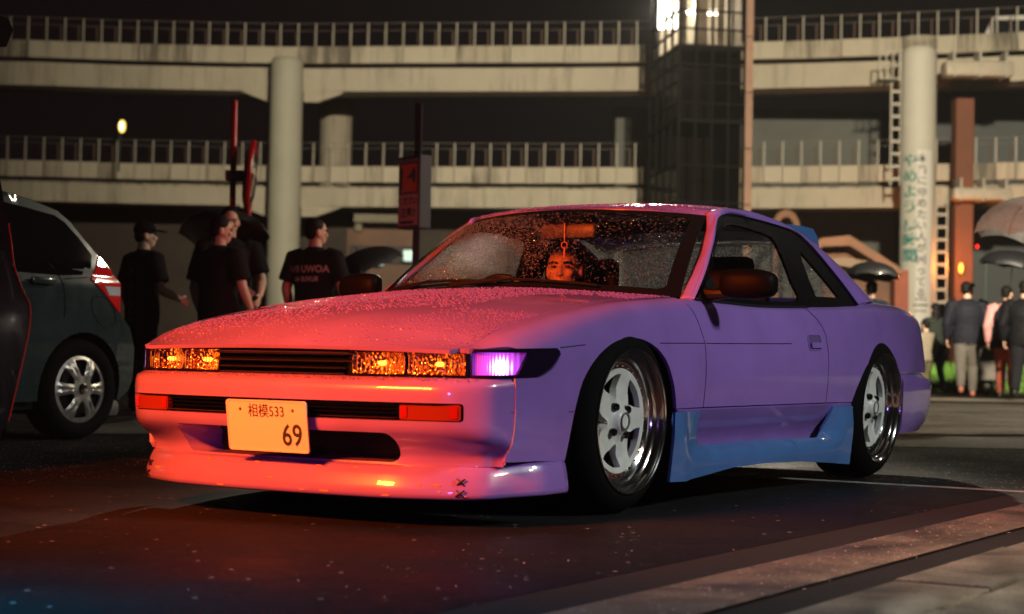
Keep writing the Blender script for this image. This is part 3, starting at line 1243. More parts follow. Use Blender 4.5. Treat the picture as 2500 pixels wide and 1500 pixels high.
# ---------------------------------------------------------------- verge with grass
random.seed(5)
mb = MB()
vb = []
n = 60
for i in range(n + 1):
    x = 6.5 + 9.0 * i / n
    hh = 0.34 + 0.05 * sin(i * .9)
    vb += [(x, 32.0, 0.0), (x, 32.5, hh * .7), (x, 33.4, hh), (x, 36.0, hh * .8)]
mb.add(vb, [(i * 4 + j, i * 4 + 4 + j, i * 4 + 5 + j, i * 4 + 1 + j) for i in range(n) for j in range(3)])
vg = struct(mb.build('verge', mat('verge_soil', (0.05, 0.075, 0.02), 0.95, noise=(6, .4)), smooth=True))
mb = MB()
for k in range(7000):
    x = random.uniform(6.5, 15.5)
    y = random.uniform(32.05, 34.2)
    z0 = 0.34 * min(1, max(0.0, (y - 31.9) / 1.0))
    h = random.uniform(.10, .26)
    a = random.uniform(0, pi)
    w_ = .012
    lx, ly = random.uniform(-.07, .07), random.uniform(-.07, .07)
    mb.v += [Vector((x - w_ * cos(a), y - w_ * sin(a), z0 - .03)), Vector((x + w_ * cos(a), y + w_ * sin(a), z0 - .03)), Vector((x + lx, y + ly, z0 + h))]
    mb.f.append((len(mb.v) - 3, len(mb.v) - 2, len(mb.v) - 1))
gr = mb.build('grass', mat('grass_blades', (0.10, 0.24, 0.03), 0.7, noise=(3, .4)), fixn=False)
tag(gr, 'bright green grass on the verge behind the walkers', 'grass', kind='stuff')


# ---------------------------------------------------------------- grit added for wet glints, and litter on the ground
def scatter(name, n, area, rmin, rmax, m, seed, flat=0.6):
    rnd = random.Random(seed)
    vs, fs = [], []
    for k in range(n):
        x, y, z = area(rnd)
        r = rmin + (rmax - rmin) * rnd.random() ** 2.5
        b = len(vs)
        a0 = rnd.random() * 6.28
        for j in range(5):
            a = a0 + 2 * pi * j / 5
            q = r * rnd.uniform(.7, 1.2)
            vs.append((x + q * cos(a), y + q * sin(a), z))
        vs.append((x + rnd.uniform(-.3, .3) * r, y + rnd.uniform(-.3, .3) * r, z + r * flat))
        fs += [(b + j, b + (j + 1) % 5, b + 5) for j in range(5)]
    me = bpy.data.meshes.new(name)
    me.from_pydata(vs, [], fs)
    o = link(name, me, m)
    tag(o, {'grit': 'pale grit added as glints on the wet asphalt round the coupe', 'litter': 'dark crumbs of litter on the smooth bay'}[name], name, kind='stuff')
    return o


def a_grit(rnd):
    k = rnd.random()
    if k < .45:                                  # behind the coupe's right flank
        x, y = rnd.uniform(-4.5, 1.2), rnd.uniform(-3.6, -1.66)
        return (*car_w(x, y, 0)[:2], 0.0)
    if k < .70:
        x, y = rnd.uniform(-7, -2.2), rnd.uniform(-1.5, 4.0)
        return (*car_w(x, y, 0)[:2], 0.0)
    if k < .715:                                 # in the bay and on the stripe
        x, y = rnd.gauss(1.6, .5), rnd.gauss(1.15, .22)
        return (*car_w(x, min(y, 1.54), 0)[:2], 0.004)
    x, y = rnd.uniform(-3, 3), rnd.uniform(1.74, 2.0)
    return (*car_w(x, y, 0)[:2], 0.004)


scatter('grit', 3800, a_grit, 0.001, 0.0034, mat('glint_grit', (0.75, 0.73, 0.68), 0.12, coat=1.0), 21)  # near-white colour stands in for sparkle on the wet ground
scatter('litter', 160, lambda r: (*car_w(r.uniform(.9, 4.2), r.uniform(-1.6, 1.5), 0)[:2], 0.0045), 0.003, 0.012, mat('litter_dark', (0.01, 0.008, 0.007), 0.8), 22, 0.25)
# ================================================================ materials for the coupe
def paint(name, col, beads=0.0, dirt=0.0):
    m = bpy.data.materials.new(name)
    m.use_nodes = True
    nt = m.node_tree
    N, L = nt.nodes, nt.links
    b = N['Principled BSDF']
    b.inputs['Base Color'].default_value = (*col, 1)
    b.inputs['Roughness'].default_value = 0.30
    b.inputs['Specular IOR Level'].default_value = 0.5
    b.inputs['Coat Weight'].default_value = 1.0
    b.inputs['Coat Roughness'].default_value = 0.03
    tc = N.new('ShaderNodeTexCoord')
    # faint film of dust and water marks
    n = N.new('ShaderNodeTexNoise')
    n.inputs['Scale'].default_value = 5.0
    n.inputs['Detail'].default_value = 8
    L.new(tc.outputs['Object'], n.inputs['Vector'])
    mr = N.new('ShaderNodeMapRange')
    mr.inputs[1].default_value = 0.35
    mr.inputs[2].default_value = 0.7
    mr.inputs[3].default_value = 0.92
    mr.inputs[4].default_value = 1.08
    L.new(n.outputs['Fac'], mr.inputs[0])
    mx = N.new('ShaderNodeVectorMath')
    mx.operation = 'MULTIPLY'
    mx.inputs[0].default_value = col
    L.new(mr.outputs[0], mx.inputs[1])
    L.new(mx.outputs[0], b.inputs['Base Color'])
    if beads:
        # rain beads: two sizes of voronoi domes, patchy
        hs = []
        for sc_, th in ((95.0, 0.36), (190.0, 0.38)):
            v = N.new('ShaderNodeTexVoronoi')
            v.inputs['Scale'].default_value = sc_
            v.inputs['Randomness'].default_value = 1.0
            L.new(tc.outputs['Object'], v.inputs['Vector'])
            r = N.new('ShaderNodeMapRange')
            r.interpolation_type = 'SMOOTHSTEP'
            r.inputs[1].default_value = th
            r.inputs[2].default_value = th - 0.24
            L.new(v.outputs['Distance'], r.inputs[0])
            hs.append(r)
        mxx = N.new('ShaderNodeMath')
        mxx.operation = 'MAXIMUM'
        L.new(hs[0].outputs[0], mxx.inputs[0])
        L.new(hs[1].outputs[0], mxx.inputs[1])
        pn = N.new('ShaderNodeTexNoise')
        pn.inputs['Scale'].default_value = 2.2
        pn.inputs['Detail'].default_value = 3
        L.new(tc.outputs['Object'], pn.inputs['Vector'])
        pr = N.new('ShaderNodeMapRange')
        pr.inputs[1].default_value = 0.30
        pr.inputs[2].default_value = 0.50
        L.new(pn.outputs['Fac'], pr.inputs[0])
        mm = N.new('ShaderNodeMath')
        mm.operation = 'MULTIPLY'
        L.new(mxx.outputs[0], mm.inputs[0])
        L.new(pr.outputs[0], mm.inputs[1])
        bp = N.new('ShaderNodeBump')
        bp.inputs['Strength'].default_value = beads
        bp.inputs['Distance'].default_value = 0.006
        L.new(mm.outputs[0], bp.inputs['Height'])
        L.new(bp.outputs[0], b.inputs['Normal'])
        L.new(bp.outputs[0], b.inputs['Coat Normal'])
    MATS[name] = m
    return m


PURPLE = paint('lavender_paint', (0.30, 0.165, 0.58))
PURPLE_WET = PURPLE
BLUE = paint('blue_paint', (0.075, 0.185, 0.47))
BLACK = mat('satin_black', (0.008, 0.008, 0.009), 0.35)
GLOSSBLK = mat('gloss_black', (0.006, 0.006, 0.007), 0.08, coat=0.5)
RUBBER = mat('tyre_rubber', (0.0035, 0.0035, 0.0038), 0.85, spec=0.1, noise=(30, 0.3), bump=(60, 0.3, 0.002))
CHROME = mat('polished_aluminium', (0.72, 0.73, 0.72), 0.13, 1.0)
RIMWHITE = mat('white_wheel_paint', (0.72, 0.74, 0.70), 0.35, noise=(14, 0.12))
DARKMET = mat('dark_metal', (0.05, 0.05, 0.055), 0.4, 0.8)
INTERIOR = mat('dark_upholstery', (0.011, 0.010, 0.011), 0.85, noise=(20, 0.3), bump=(120, 0.3, 0.003))
PLATE = mat('plate_white', (0.78, 0.77, 0.72), 0.4)
PLATEINK = mat('plate_green_ink', (0.02, 0.05, 0.03), 0.5)
AMBER = mat('amber_lens', (0.20, 0.028, 0.008), 0.12, coat=0.6)
REDLENS = mat('red_lens', (0.28, 0.012, 0.008), 0.1, coat=0.6)
ORANGEPAINT = mat('chipped_orange', (0.8, 0.35, 0.06), 0.5)


def glass(name, tint=(0.5, 0.5, 0.5), drops=0.0, scale=230.0, lo=0.30, hi=0.42, film=0.04):
    m = bpy.data.materials.new(name)
    m.use_nodes = True
    nt = m.node_tree
    N, L = nt.nodes, nt.links
    N.clear()
    out = N.new('ShaderNodeOutputMaterial')
    tr = N.new('ShaderNodeBsdfTransparent')
    tr.inputs[0].default_value = (*tint, 1)
    gl = N.new('ShaderNodeBsdfGlossy')
    gl.inputs['Roughness'].default_value = 0.02
    lw = N.new('ShaderNodeLayerWeight')
    lw.inputs['Blend'].default_value = 0.5
    pw = N.new('ShaderNodeMath')
    pw.operation = 'POWER'
    pw.inputs[1].default_value = 4.5
    L.new(lw.outputs['Facing'], pw.inputs[0])
    fr = N.new('ShaderNodeMath')
    fr.operation = 'MULTIPLY_ADD'
    fr.inputs[1].default_value = 0.80
    fr.inputs[2].default_value = 0.04
    L.new(pw.outputs[0], fr.inputs[0])
    mix = N.new('ShaderNodeMixShader')
    L.new(fr.outputs[0], mix.inputs[0])
    L.new(tr.outputs[0], mix.inputs[1])
    L.new(gl.outputs[0], mix.inputs[2])
    last = mix
    if drops:
        tc = N.new('ShaderNodeTexCoord')
        v = N.new('ShaderNodeTexVoronoi')
        v.inputs['Scale'].default_value = scale
        L.new(tc.outputs['Object'], v.inputs['Vector'])
        r = N.new('ShaderNodeMapRange')
        r.inputs[1].default_value = 0.42
        r.inputs[2].default_value = 0.25
        L.new(v.outputs['Distance'], r.inputs[0])
        # a random share of the cells holds a drop
        sep = N.new('ShaderNodeSeparateColor')
        L.new(v.outputs['Color'], sep.inputs[0])
        th = N.new('ShaderNodeMath')
        th.operation = 'LESS_THAN'
        th.inputs[1].default_value = drops
        L.new(sep.outputs[0], th.inputs[0])
        pn = N.new('ShaderNodeTexNoise')
        pn.inputs['Scale'].default_value = 3.0
        pn.inputs['Detail'].default_value = 4
        L.new(tc.outputs['Object'], pn.inputs['Vector'])
        pr = N.new('ShaderNodeMapRange')
        pr.inputs[1].default_value = lo
        pr.inputs[2].default_value = hi
        L.new(pn.outputs['Fac'], pr.inputs[0])
        m1 = N.new('ShaderNodeMath')
        m1.operation = 'MULTIPLY'
        L.new(r.outputs[0], m1.inputs[0])
        L.new(th.outputs[0], m1.inputs[1])
        m2 = N.new('ShaderNodeMath')
        m2.operation = 'MULTIPLY'
        L.new(m1.outputs[0], m2.inputs[0])
        L.new(pr.outputs[0], m2.inputs[1])
        bp = N.new('ShaderNodeBump')
        bp.inputs['Strength'].default_value = 1.0
        bp.inputs['Distance'].default_value = 0.003
        L.new(r.outputs[0], bp.inputs['Height'])
        dg = N.new('ShaderNodeBsdfGlossy')
        dg.inputs['Roughness'].default_value = 0.12
        L.new(bp.outputs[0], dg.inputs['Normal'])
        df = N.new('ShaderNodeBsdfDiffuse')
        df.inputs[0].default_value = (0.5, 0.5, 0.5, 1)
        L.new(bp.outputs[0], df.inputs['Normal'])
        tl = N.new('ShaderNodeBsdfTranslucent')
        tl.inputs[0].default_value = (0.95, 0.93, 0.9, 1)
        rf = N.new('ShaderNodeBsdfRefraction')
        rf.inputs['IOR'].default_value = 1.33
        rf.inputs['Roughness'].default_value = 0.15
        L.new(bp.outputs[0], rf.inputs['Normal'])
        a1 = N.new('ShaderNodeMixShader')
        a1.inputs[0].default_value = 0.85
        L.new(df.outputs[0], a1.inputs[1])
        L.new(tl.outputs[0], a1.inputs[2])
        a2 = N.new('ShaderNodeMixShader')
        a2.inputs[0].default_value = 0.35
        L.new(a1.outputs[0], a2.inputs[1])
        a3 = N.new('ShaderNodeMixShader')
        a3.inputs[0].default_value = 0.4
        L.new(rf.outputs[0], a3.inputs[1])
        L.new(dg.outputs[0], a3.inputs[2])
        L.new(a3.outputs[0], a2.inputs[2])
        mix2 = N.new('ShaderNodeMixShader')
        L.new(m2.outputs[0], mix2.inputs[0])
        L.new(mix.outputs[0], mix2.inputs[1])
        L.new(a2.outputs[0], mix2.inputs[2])
        last = mix2
    if film:
        # thin wet film that scatters a little light
        df2 = N.new('ShaderNodeBsdfTranslucent')
        df2.inputs[0].default_value = (0.8, 0.8, 0.8, 1)
        mix3 = N.new('ShaderNodeMixShader')
        mix3.inputs[0].default_value = film
        L.new(last.outputs[0], mix3.inputs[1])
        L.new(df2.outputs[0], mix3.inputs[2])
        last = mix3
    L.new(last.outputs[0], out.inputs[0])
    MATS[name] = m
    return m


G_WIND = glass('windscreen_glass', (0.93, 0.93, 0.93), drops=0.26, scale=230, film=0.0, lo=.44, hi=.60)
G_SIDE = glass('side_window_glass', (0.92, 0.92, 0.92), drops=0.6, scale=170, lo=0.15, hi=0.3, film=0.05)
G_NEAR = glass('door_glass', (0.9, 0.9, 0.9), drops=0.0, film=0.0)
G_LAMP = glass('lamp_lens', (0.95, 0.95, 0.95), drops=0.0, film=0.0)

# ================================================================ the coupe
car = empty('coupe', CAR_LOC, CAR_ROT, 'lowered lavender two-door coupe with blue side skirts and white deep-dish wheels', 'car')

K = 9
SV = 0.15
#      x      zc     ys    zs     y4    z4     y5    z5     y6    z6     y7    z7    y8    z8    y9    z9
MT = [(-3.40, .795, .59, .768, .635, .745, .655, .70, .675, .60, .685, .47, .68, .33, .65, .21),
      (-3.30, .822, .63, .790, .675, .768, .700, .73, .722, .60, .732, .47, .70, .33, .67, .205),
      (-3.15, .838, .65, .810, .700, .790, .725, .74, .750, .60, .757, .47, .745, .33, .72, .20),
      (-2.90, .858, .662, .825, .715, .808, .750, .755, .785, .60, .790, .47, .78, .33, .76, .19),
      (-2.60, .900, .665, .828, .725, .812, .767, .755, .798, .60, .802, .47, .787, .33, .785, .19),
      (-2.30, .950, .670, .812, .735, .798, .772, .745, .801, .60, .804, .47, .790, .33, .79, .19),
      (-1.83, .980, .680, .790, .742, .777, .775, .73, .801, .60, .804, .47, .791, .33, .79, .19),
      (-1.15, .960, .690, .772, .745, .760, .776, .715, .801, .60, .804, .47, .791, .33, .79, .19),
      (-0.80, .900, .690, .775, .745, .764, .777, .715, .801, .60, .804, .47, .791, .33, .79, .19),
      (-0.58, .822, .683, .777, .742, .766, .777, .715, .800, .60, .803, .47, .791, .33, .79, .19),
      (-0.30, .806, .672, .762, .735, .750, .776, .695, .798, .60, .803, .47, .790, .33, .79, .19),
      (0.00, .778, .670, .738, .735, .725, .776, .675, .797, .59, .801, .47, .790, .33, .79, .19),
      (0.30, .738, .670, .698, .735, .683, .777, .640, .797, .57, .800, .46, .790, .33, .79, .19),
      (0.45, .712, .670, .673, .733, .657, .775, .617, .795, .56, .798, .45, .798, .33, .79, .19),
      (0.58, .684, .670, .645, .727, .632, .765, .600, .787, .555, .792, .45, .79, .33, .778, .19),
      (0.70, .645, .670, .612, .717, .602, .747, .583, .766, .553, .773, .45, .77, .33, .755, .19),
      (0.80, .600, .660, .572, .690, .567, .706, .562, .716, .553, .724, .45, .72, .33, .70, .19),
      (0.865, .566, .632, .557, .650, .5565, .658, .556, .666, .552, .670, .45, .67, .33, .64, .19)]


def sec(x):
    p = lerp_tab(MT, x)
    zc, ys, zs = p[0], p[1], p[2]
    pts = [(0, zc)]
    for k in (0.38, 0.74):
        pts.append((k * ys, zc - (zc - zs) * k ** 2.0))
    pts.append((ys, zs))
    for i in range(6):
        pts.append((p[3 + 2 * i], p[4 + 2 * i]))
    return pts


_seccache = {}


def M_(x, t):
    key = round(x, 4)
    if key not in _seccache:
        _seccache[key] = sec(x)
    s = -1 if t < 0 else 1
    t = abs(t)
    y, z = crom(_seccache[key], min(t, K))
    if t < 0.999:
        y, z = crom([(-_seccache[key][1][0], _seccache[key][1][1])] + _seccache[key], t + 1)
    u = max(0.0, min(1.0, (x - 0.3) / 0.56))
    bow = 0.055 * u * u * (3 - 2 * u)
    return Vector((x + bow * max(0, 1 - (y / 0.69) ** 2), s * y, z))


def fm(x, v):
    return M_(x, v / SV)


def inv(x, z, lo=3.2, hi=9.0):
    for _ in range(40):
        m = (lo + hi) / 2
        if M_(x, m).z > z:
            lo = m
        else:
            hi = m
    return (x, lo * SV)


def P(l):
    return [inv(x, z) for x, z in l]


def both(name, outline, mt, **kw):
    L = panel(name, outline, fm, mt, car, out=(0, 1, 0.2), **kw)
    Rr = panel(name, outline, fm, mt, car, out=(0, 1, 0.2), mirror=True, **kw)
    return L, Rr


# hood
hv = 3 * SV - 0.004
hood = []
for i in range(25):
    a = -1 + i / 12.0
    hood.append((0.865, a * hv))
for x in (0.8, 0.7, 0.58, 0.45, 0.3, 0.1, -0.1, -0.3, -0.45):
    hood.append((x, hv))
for i in range(25):
    a = 1 - i / 12.0
    hood.append((-0.28 - 0.24 * a * a, a * hv))
for x in (-0.45, -0.3, -0.1, 0.1, 0.3, 0.45, 0.58, 0.7, 0.8):
    hood.append((x, -hv))
panel('hood', hood, fm, PURPLE_WET, car, step=0.028, thick=0.012, out=(0, 0, 1))

ARCHF = [(0.447, 0.195), (0.435, 0.207), (0.412, 0.285), (0.387, 0.360), (0.342, 0.462), (0.264, 0.533), (0.170, 0.580), (0.082, 0.604), (-0.005, 0.613), (-0.094, 0.607), (-0.186, 0.581), (-0.259, 0.534), (-0.308, 0.470), (-0.340, 0.416), (-0.361, 0.362)]
ARCHR = [(-2.112, 0.362), (-2.156, 0.425), (-2.220, 0.492), (-2.292, 0.540), (-2.385, 0.570), (-2.478, 0.578), (-2.575, 0.569), (-2.664, 0.535), (-2.739, 0.479), (-2.784, 0.406), (-2.79, 0.36)]
archf = smooth_poly(ARCHF[1:], 3)
archr = smooth_poly(ARCHR, 3)
SEAM_D = [(-0.470, 0.764), (-0.548, 0.661), (-0.574, 0.603), (-0.579, 0.50), (-0.579, 0.364)]
# fender: hood seam, front above the marker, lamp cut-out edge, bumper seam, arch, door seam
fo = [(x, 3 * SV) for x in (-0.46, -0.3, -0.1, 0.1, 0.3, 0.45, 0.58, 0.7, 0.8, 0.835)]
fo += [(0.835, 4.5 * SV)] + P([(0.80, 0.5635), (0.70, 0.566), (0.58, 0.569), (0.495, 0.571), (0.481, 0.562), (0.478, 0.551), (0.50, 0.527), (0.528, 0.504), (0.565, 0.487), (0.603, 0.476), (0.66, 0.474), (0.712, 0.473)])
fo += P([(0.709, 0.43), (0.713, 0.327), (0.722, 0.265), (0.730, 0.212), (0.60, 0.212)]) + P(archf)
fo += P(smooth_poly([(-0.361, 0.364)] + list(reversed(SEAM_D)), 1)[1:])
both('fender', fo, PURPLE, step=0.03, thick=0.014)
# door
do = P([(x - 0.006, z) for x, z in SEAM_D]) + P([(-1.20, 0.364), (-1.797, 0.364), (-1.797, 0.565), (-1.790, 0.653), (-1.772, 0.682), (-1.742, 0.708), (-1.69, 0.74), (-1.628, 0.771)])
do += [(x, 4.0 * SV) for x in (-1.60, -1.4, -1.15, -0.8, -0.6)] + [(-0.50, 3.9 * SV)]
doorL, doorR = both('door', do, PURPLE, step=0.032, thick=0.012)
# rear quarter
qo = P([(-1.803, 0.364), (-1.803, 0.565), (-1.796, 0.653), (-1.778, 0.684), (-1.748, 0.711), (-1.695, 0.744), (-1.640, 0.773)])
qo += [(x, 4.0 * SV) for x in (-1.62, -1.83, -2.1, -2.3)] + [(-2.42, 3.75 * SV), (-2.60, 3.4 * SV), (-2.80, 3.05 * SV), (-2.9, 3 * SV), (-3.1, 3 * SV), (-3.3, 3 * SV), (-3.398, 3 * SV)]
qo += P([(-3.398, 0.60), (-3.398, 0.492), (-3.1, 0.492), (-2.752, 0.492)]) + P(list(reversed(archr[:-4])))
both('quarter_panel', qo, PURPLE, step=0.032, thick=0.014)
# boot lid
to = [(-2.87, -hv), (-3.1, -hv), (-3.30, -hv), (-3.396, -hv)] + [(-3.396, a * hv) for a in (-.6, -.3, 0, .3, .6)] + [(-3.396, hv), (-3.30, hv), (-3.1, hv), (-2.87, hv)]
panel('boot_lid', to, fm, PURPLE_WET, car, step=0.04, thick=0.01, out=(0, 0, 1))


# fine crease line along the flank
def crease(side):
    for seg in ([(0.478, 0.572), (0.40, 0.578), (0.318, 0.584)], [(-0.215, 0.597), (-0.40, 0.600), (-0.57, 0.602)], [(-0.59, 0.602), (-0.9, 0.606), (-1.2, 0.610), (-1.40, 0.613)]):
        mb = MB()
        pts = []
        for x, z in smooth_poly(seg, 5):
            q = fm(*inv(x, z))
            pts.append(Vector((q.x, (q.y + 0.0004) * side, q.z)))
        mb.tube(pts, 0.0016, 5)
        mb.build('crease_line', BLACK, car)


for s in (1, -1):
    crease(s)

# ---------------------------------------------------------------- front end
QP = smooth_poly([(0.925, 0), (0.922, .15), (0.910, .30), (0.890, .45), (0.860, .60), (0.832, .675), (0.798, .722), (0.752, .750), (0.700, .768), (0.58, .788), (0.45, .796), (0.36, .798)], 10)
QL = [0.0]
for a, b in zip(QP, QP[1:]):
    QL.append(QL[-1] + hypot(b[0] - a[0], b[1] - a[1]))


def Q(u):
    s = -1 if u < 0 else 1
    u = min(abs(u), QL[-1] - 1e-6)
    lo, hi = 0, len(QL) - 1
    while hi - lo > 1:
        m = (lo + hi) // 2
        if QL[m] <= u:
            lo = m
        else:
            hi = m
    f = (u - QL[lo]) / (QL[lo + 1] - QL[lo])
    a, b = QP[lo], QP[lo + 1]
    i0, i1 = max(lo - 2, 0), min(lo + 3, len(QP) - 1)
    tx, ty = QP[i1][0] - QP[i0][0], QP[i1][1] - QP[i0][1]
    if lo < 2:
        tx *= u / max(QL[3], 1e-6)
    l = hypot(tx, ty)
    return (a[0] + (b[0] - a[0]) * f, s * (a[1] + (b[1] - a[1]) * f)), (ty / l, s * -tx / l)


def uy(y):
    for (p, q, l) in zip(QP, QP[1:], QL):
        if q[1] >= y:
            return l + (y - p[1]) / (q[1] - p[1]) * hypot(q[0] - p[0], q[1] - p[1])
    return QL[-1]


def ux(x):
    for (p, q, l) in zip(QP, QP[1:], QL):
        if q[0] <= x and p[0] > q[0]:
            return l + (p[0] - x) / (p[0] - q[0]) * hypot(q[0] - p[0], q[1] - p[1])
    return QL[-1]


def FS(u, z, off=0.0):
    (x, y), (nx, ny) = Q(u)
    return Vector((x + nx * off, y + ny * off, z))


def sstep(a, b, x):
    t = max(0.0, min(1.0, (x - a) / (b - a)))
    return t * t * (3 - 2 * t)


U_SEAM = ux(0.709)
U_C = uy(0.60)
BPROF = [(0.195, -0.030), (0.215, -0.034), (0.245, -0.022), (0.270, 0.004), (0.290, 0.028), (0.302, 0.040), (0.316, 0.046), (0.335, 0.049), (0.395, 0.054), (0.430, 0.054), (0.448, 0.050), (0.458, 0.042), (0.464, 0.028), (0.469, 0.008), (0.4735, -0.012)]


def boff(u, z):
    w = 1 - sstep(U_C - 0.02, U_SEAM, abs(u))
    o = lerp_tab(BPROF, z)[0]
    if o < 0 and z < 0.3:
        return o * (0.35 + 0.65 * w) - 0.03 * sstep(uy(.45), uy(.70), abs(u)) * (1 - sstep(ux(.76), ux(.712), abs(u))) * sstep(0.29, 0.22, z)
    return o * w + (1 - w) * min(o, 0.001)


def fbump(u, z):
    return FS(u, z, boff(u, z))


def rrect(u0, u1, z0, z1, r, n=5):
    out = []
    for cx, cz, a0 in ((u1 - r, z1 - r, 0), (u0 + r, z1 - r, 90), (u0 + r, z0 + r, 180), (u1 - r, z0 + r, 270)):
        for k in range(n + 1):
            a = rad(a0 + 90 * k / n)
            out.append((cx + r * cos(a), cz + r * sin(a)))
    return out


def uxz(x):
    return ux(x)


bo = [(uxz(0.716), 0.4735), (uxz(0.707), 0.43), (uxz(0.711), 0.327), (uxz(0.722), 0.268), (uxz(0.732), 0.197)]
bo = bo + [(-u, z) for u, z in reversed(bo)]
slot = rrect(-uy(0.668), uy(0.668), 0.337, 0.394, 0.012)
mouth = rrect(-uy(0.45), uy(0.45), 0.203, 0.298, 0.035)
bumper = panel('front_bumper', bo, fbump, PURPLE, car, holes=[slot, mouth], step=0.017, thick=0.012, out=(1, 0, 0))


def ring_wall(loop, f0, depth, name, mt, parent, shrink=0.0, step=0.03):
    lp = resample(loop, step)
    c0 = [Vector(f0(u, z)) for u, z in lp]
    cu = sum(p[0] for p in lp) / len(lp)
    cz = sum(p[1] for p in lp) / len(lp)
    c1 = []
    for (u, z), v in zip(lp, c0):
        q = Vector(f0(cu + (u - cu) * (1 - shrink), cz + (z - cz) * (1 - shrink)))
        c1.append(q + Vector((-depth, 0, 0)))
    return loft(name, [c0, c1], mt, parent, closed=True)


ring_wall(slot, fbump, 0.045, 'slot_wall', BLACK, bumper)
ring_wall(mouth, fbump, 0.16, 'duct_wall', PURPLE, bumper, shrink=0.12)
# black backing behind slot, intercooler behind mouth
panel('slot_backing', rrect(-uy(0.67), uy(0.67), 0.33, 0.40, 0.01), lambda u, z: FS(u, z, -0.004), BLACK, bumper, step=0.05, out=(1, 0, 0))
ic = MB()
ic.box(0.70, 0.74, -0.40, 0.40, 0.19, 0.31)
for i in range(14):
    ic.box(0.74, 0.746, -0.39, 0.39, 0.196 + i * 0.008, 0.199 + i * 0.008)
ic.build('intercooler', DARKMET, car)
# turn lamps and slats in the slot
for s in (1, -1):
    u0, u1 = uy(0.475), uy(0.660)
    lo_ = rrect(u0, u1, 0.341, 0.390, 0.008)
    lo_ = [(u * s, z) for u, z in lo_]
    tl = panel('turn_lamp', lo_, lambda u, z: FS(u, z, 0.040), AMBER, bumper, step=0.02, thick=0.02, out=(1, 0, 0))
    for uu in (u0 + 0.004, u1 - 0.03):
        panel('lamp_edge', [(s * u, z) for u, z in rrect(uu, uu + 0.022, 0.347, 0.384, 0.004)], lambda u, z: FS(u, z, 0.043), REDLENS, tl, step=0.02, thick=0.003, out=(1, 0, 0))
    for k in range(4):
        z0 = 0.346 + k * 0.0125
        ua, ub = (0.0, uy(0.468))
        c = []
        for j in range(16):
            u = s * (ua + (ub - ua) * j / 15)
            c.append(u)
        prof = [(0.030, -0.003), (0.043, -0.0018), (0.046, 0.0005), (0.042, 0.0026), (0.030, 0.003)]
        loft('grille_slat', [[FS(u, z0 + dz, of) for of, dz in prof] for u in c], GLOSSBLK, bumper, closed=True)

# lip
LPROF = [(0.199, -0.034), (0.196, -0.012), (0.188, 0.002), (0.165, 0.014), (0.135, 0.026), (0.112, 0.032), (0.100, 0.030), (0.094, 0.020), (0.0925, 0.0)]
def lipoff(u, z):
    w = 1 - sstep(U_C, U_SEAM + 0.1, abs(u))
    o = lerp_tab(sorted(LPROF), z)[0]
    return o * (0.45 + 0.55 * w) + (0.004 * (1 - w)) - 0.045 * sstep(uy(.40), uy(.70), abs(u)) * (1 - sstep(ux(.74), ux(.55), abs(u)))


lipc = []
UL = ux(0.449)
for j in range(97):
    u = -UL + 2 * UL * j / 96
    w = 1 - sstep(U_C, U_SEAM + 0.1, abs(u))
    lipc.append([FS(u, z + 0.012 * sstep(U_C, UL, abs(u)), o * (0.45 + 0.55 * w) + (0.004 * (1 - w)) - 0.045 * sstep(uy(.40), uy(.70), abs(u)) * (1 - sstep(ux(.74), ux(.55), abs(u)))) for z, o in LPROF])
lip = loft('front_lip', lipc, PURPLE, car, thick=0.006, out=(1, 0, 0.2))
# stitches (cable ties) that hold the cracked lip, and paint chips
for s in (1, -1):
    for zc_ in (0.150, 0.116):
        u = s * uy(0.655)
        c = FS(u, zc_, 0.0)
        mb = MB()
        for a in (35, -40):
            d = 0.017
            mb.tube([FS(u - d * cos(rad(a)), zc_ - d * sin(rad(a)), lipoff(u, zc_) + .002), FS(u, zc_, lipoff(u, zc_) + .008), FS(u + d * cos(rad(a)), zc_ + d * sin(rad(a)), lipoff(u, zc_) + .002)], 0.0028, 6)
        mb.build('cable_tie', BLACK, lip)
random.seed(3)
for k in range(16):
    u = random.uniform(-0.6, 0.68)
    z = random.choice([0.105, 0.108, 0.12, 0.14, 0.185])
    w_, h_ = random.uniform(0.006, 0.026), random.uniform(0.002, 0.004)
    o_ = lipoff(u, z)
    mb = MB()
    n = 7
    ring = []
    for q in range(n):
        a = 2 * pi * q / n
        ring.append(FS(u + w_ * cos(a) * random.uniform(.6, 1.1), z + h_ * sin(a) * random.uniform(.6, 1.3), o_ + 0.0016))
    mb.add(ring, [tuple(range(n))])
    mb.build('paint_chip', ORANGEPAINT, lip, fixn=False)
# orange bead along the open bumper seam
for s in (1, -1):
    mb = MB()
    pts = []
    for x, z in smooth_poly([(0.7125, 0.470), (0.706, 0.43), (0.709, 0.327), (0.719, 0.268), (0.729, 0.204)], 5):
        pts.append(FS(s * ux(x), z, boff(ux(x), z) + 0.0015))
    mb.tube(pts, 0.0021, 5)
    mb.build('seam_bead', mat('raw_edge', (0.55, 0.36, 0.30), 0.5), bumper)
    mb = MB()
    mb.tube([FS(s * ux(x), z, 0.0006) for x, z in smooth_poly([(0.83, 0.369), (0.76, 0.368), (0.71, 0.367), (0.60, 0.367), (0.50, 0.366), (0.395, 0.365)], 6)], 0.0014, 5)
    mb.build('crease_line', BLACK, bumper)

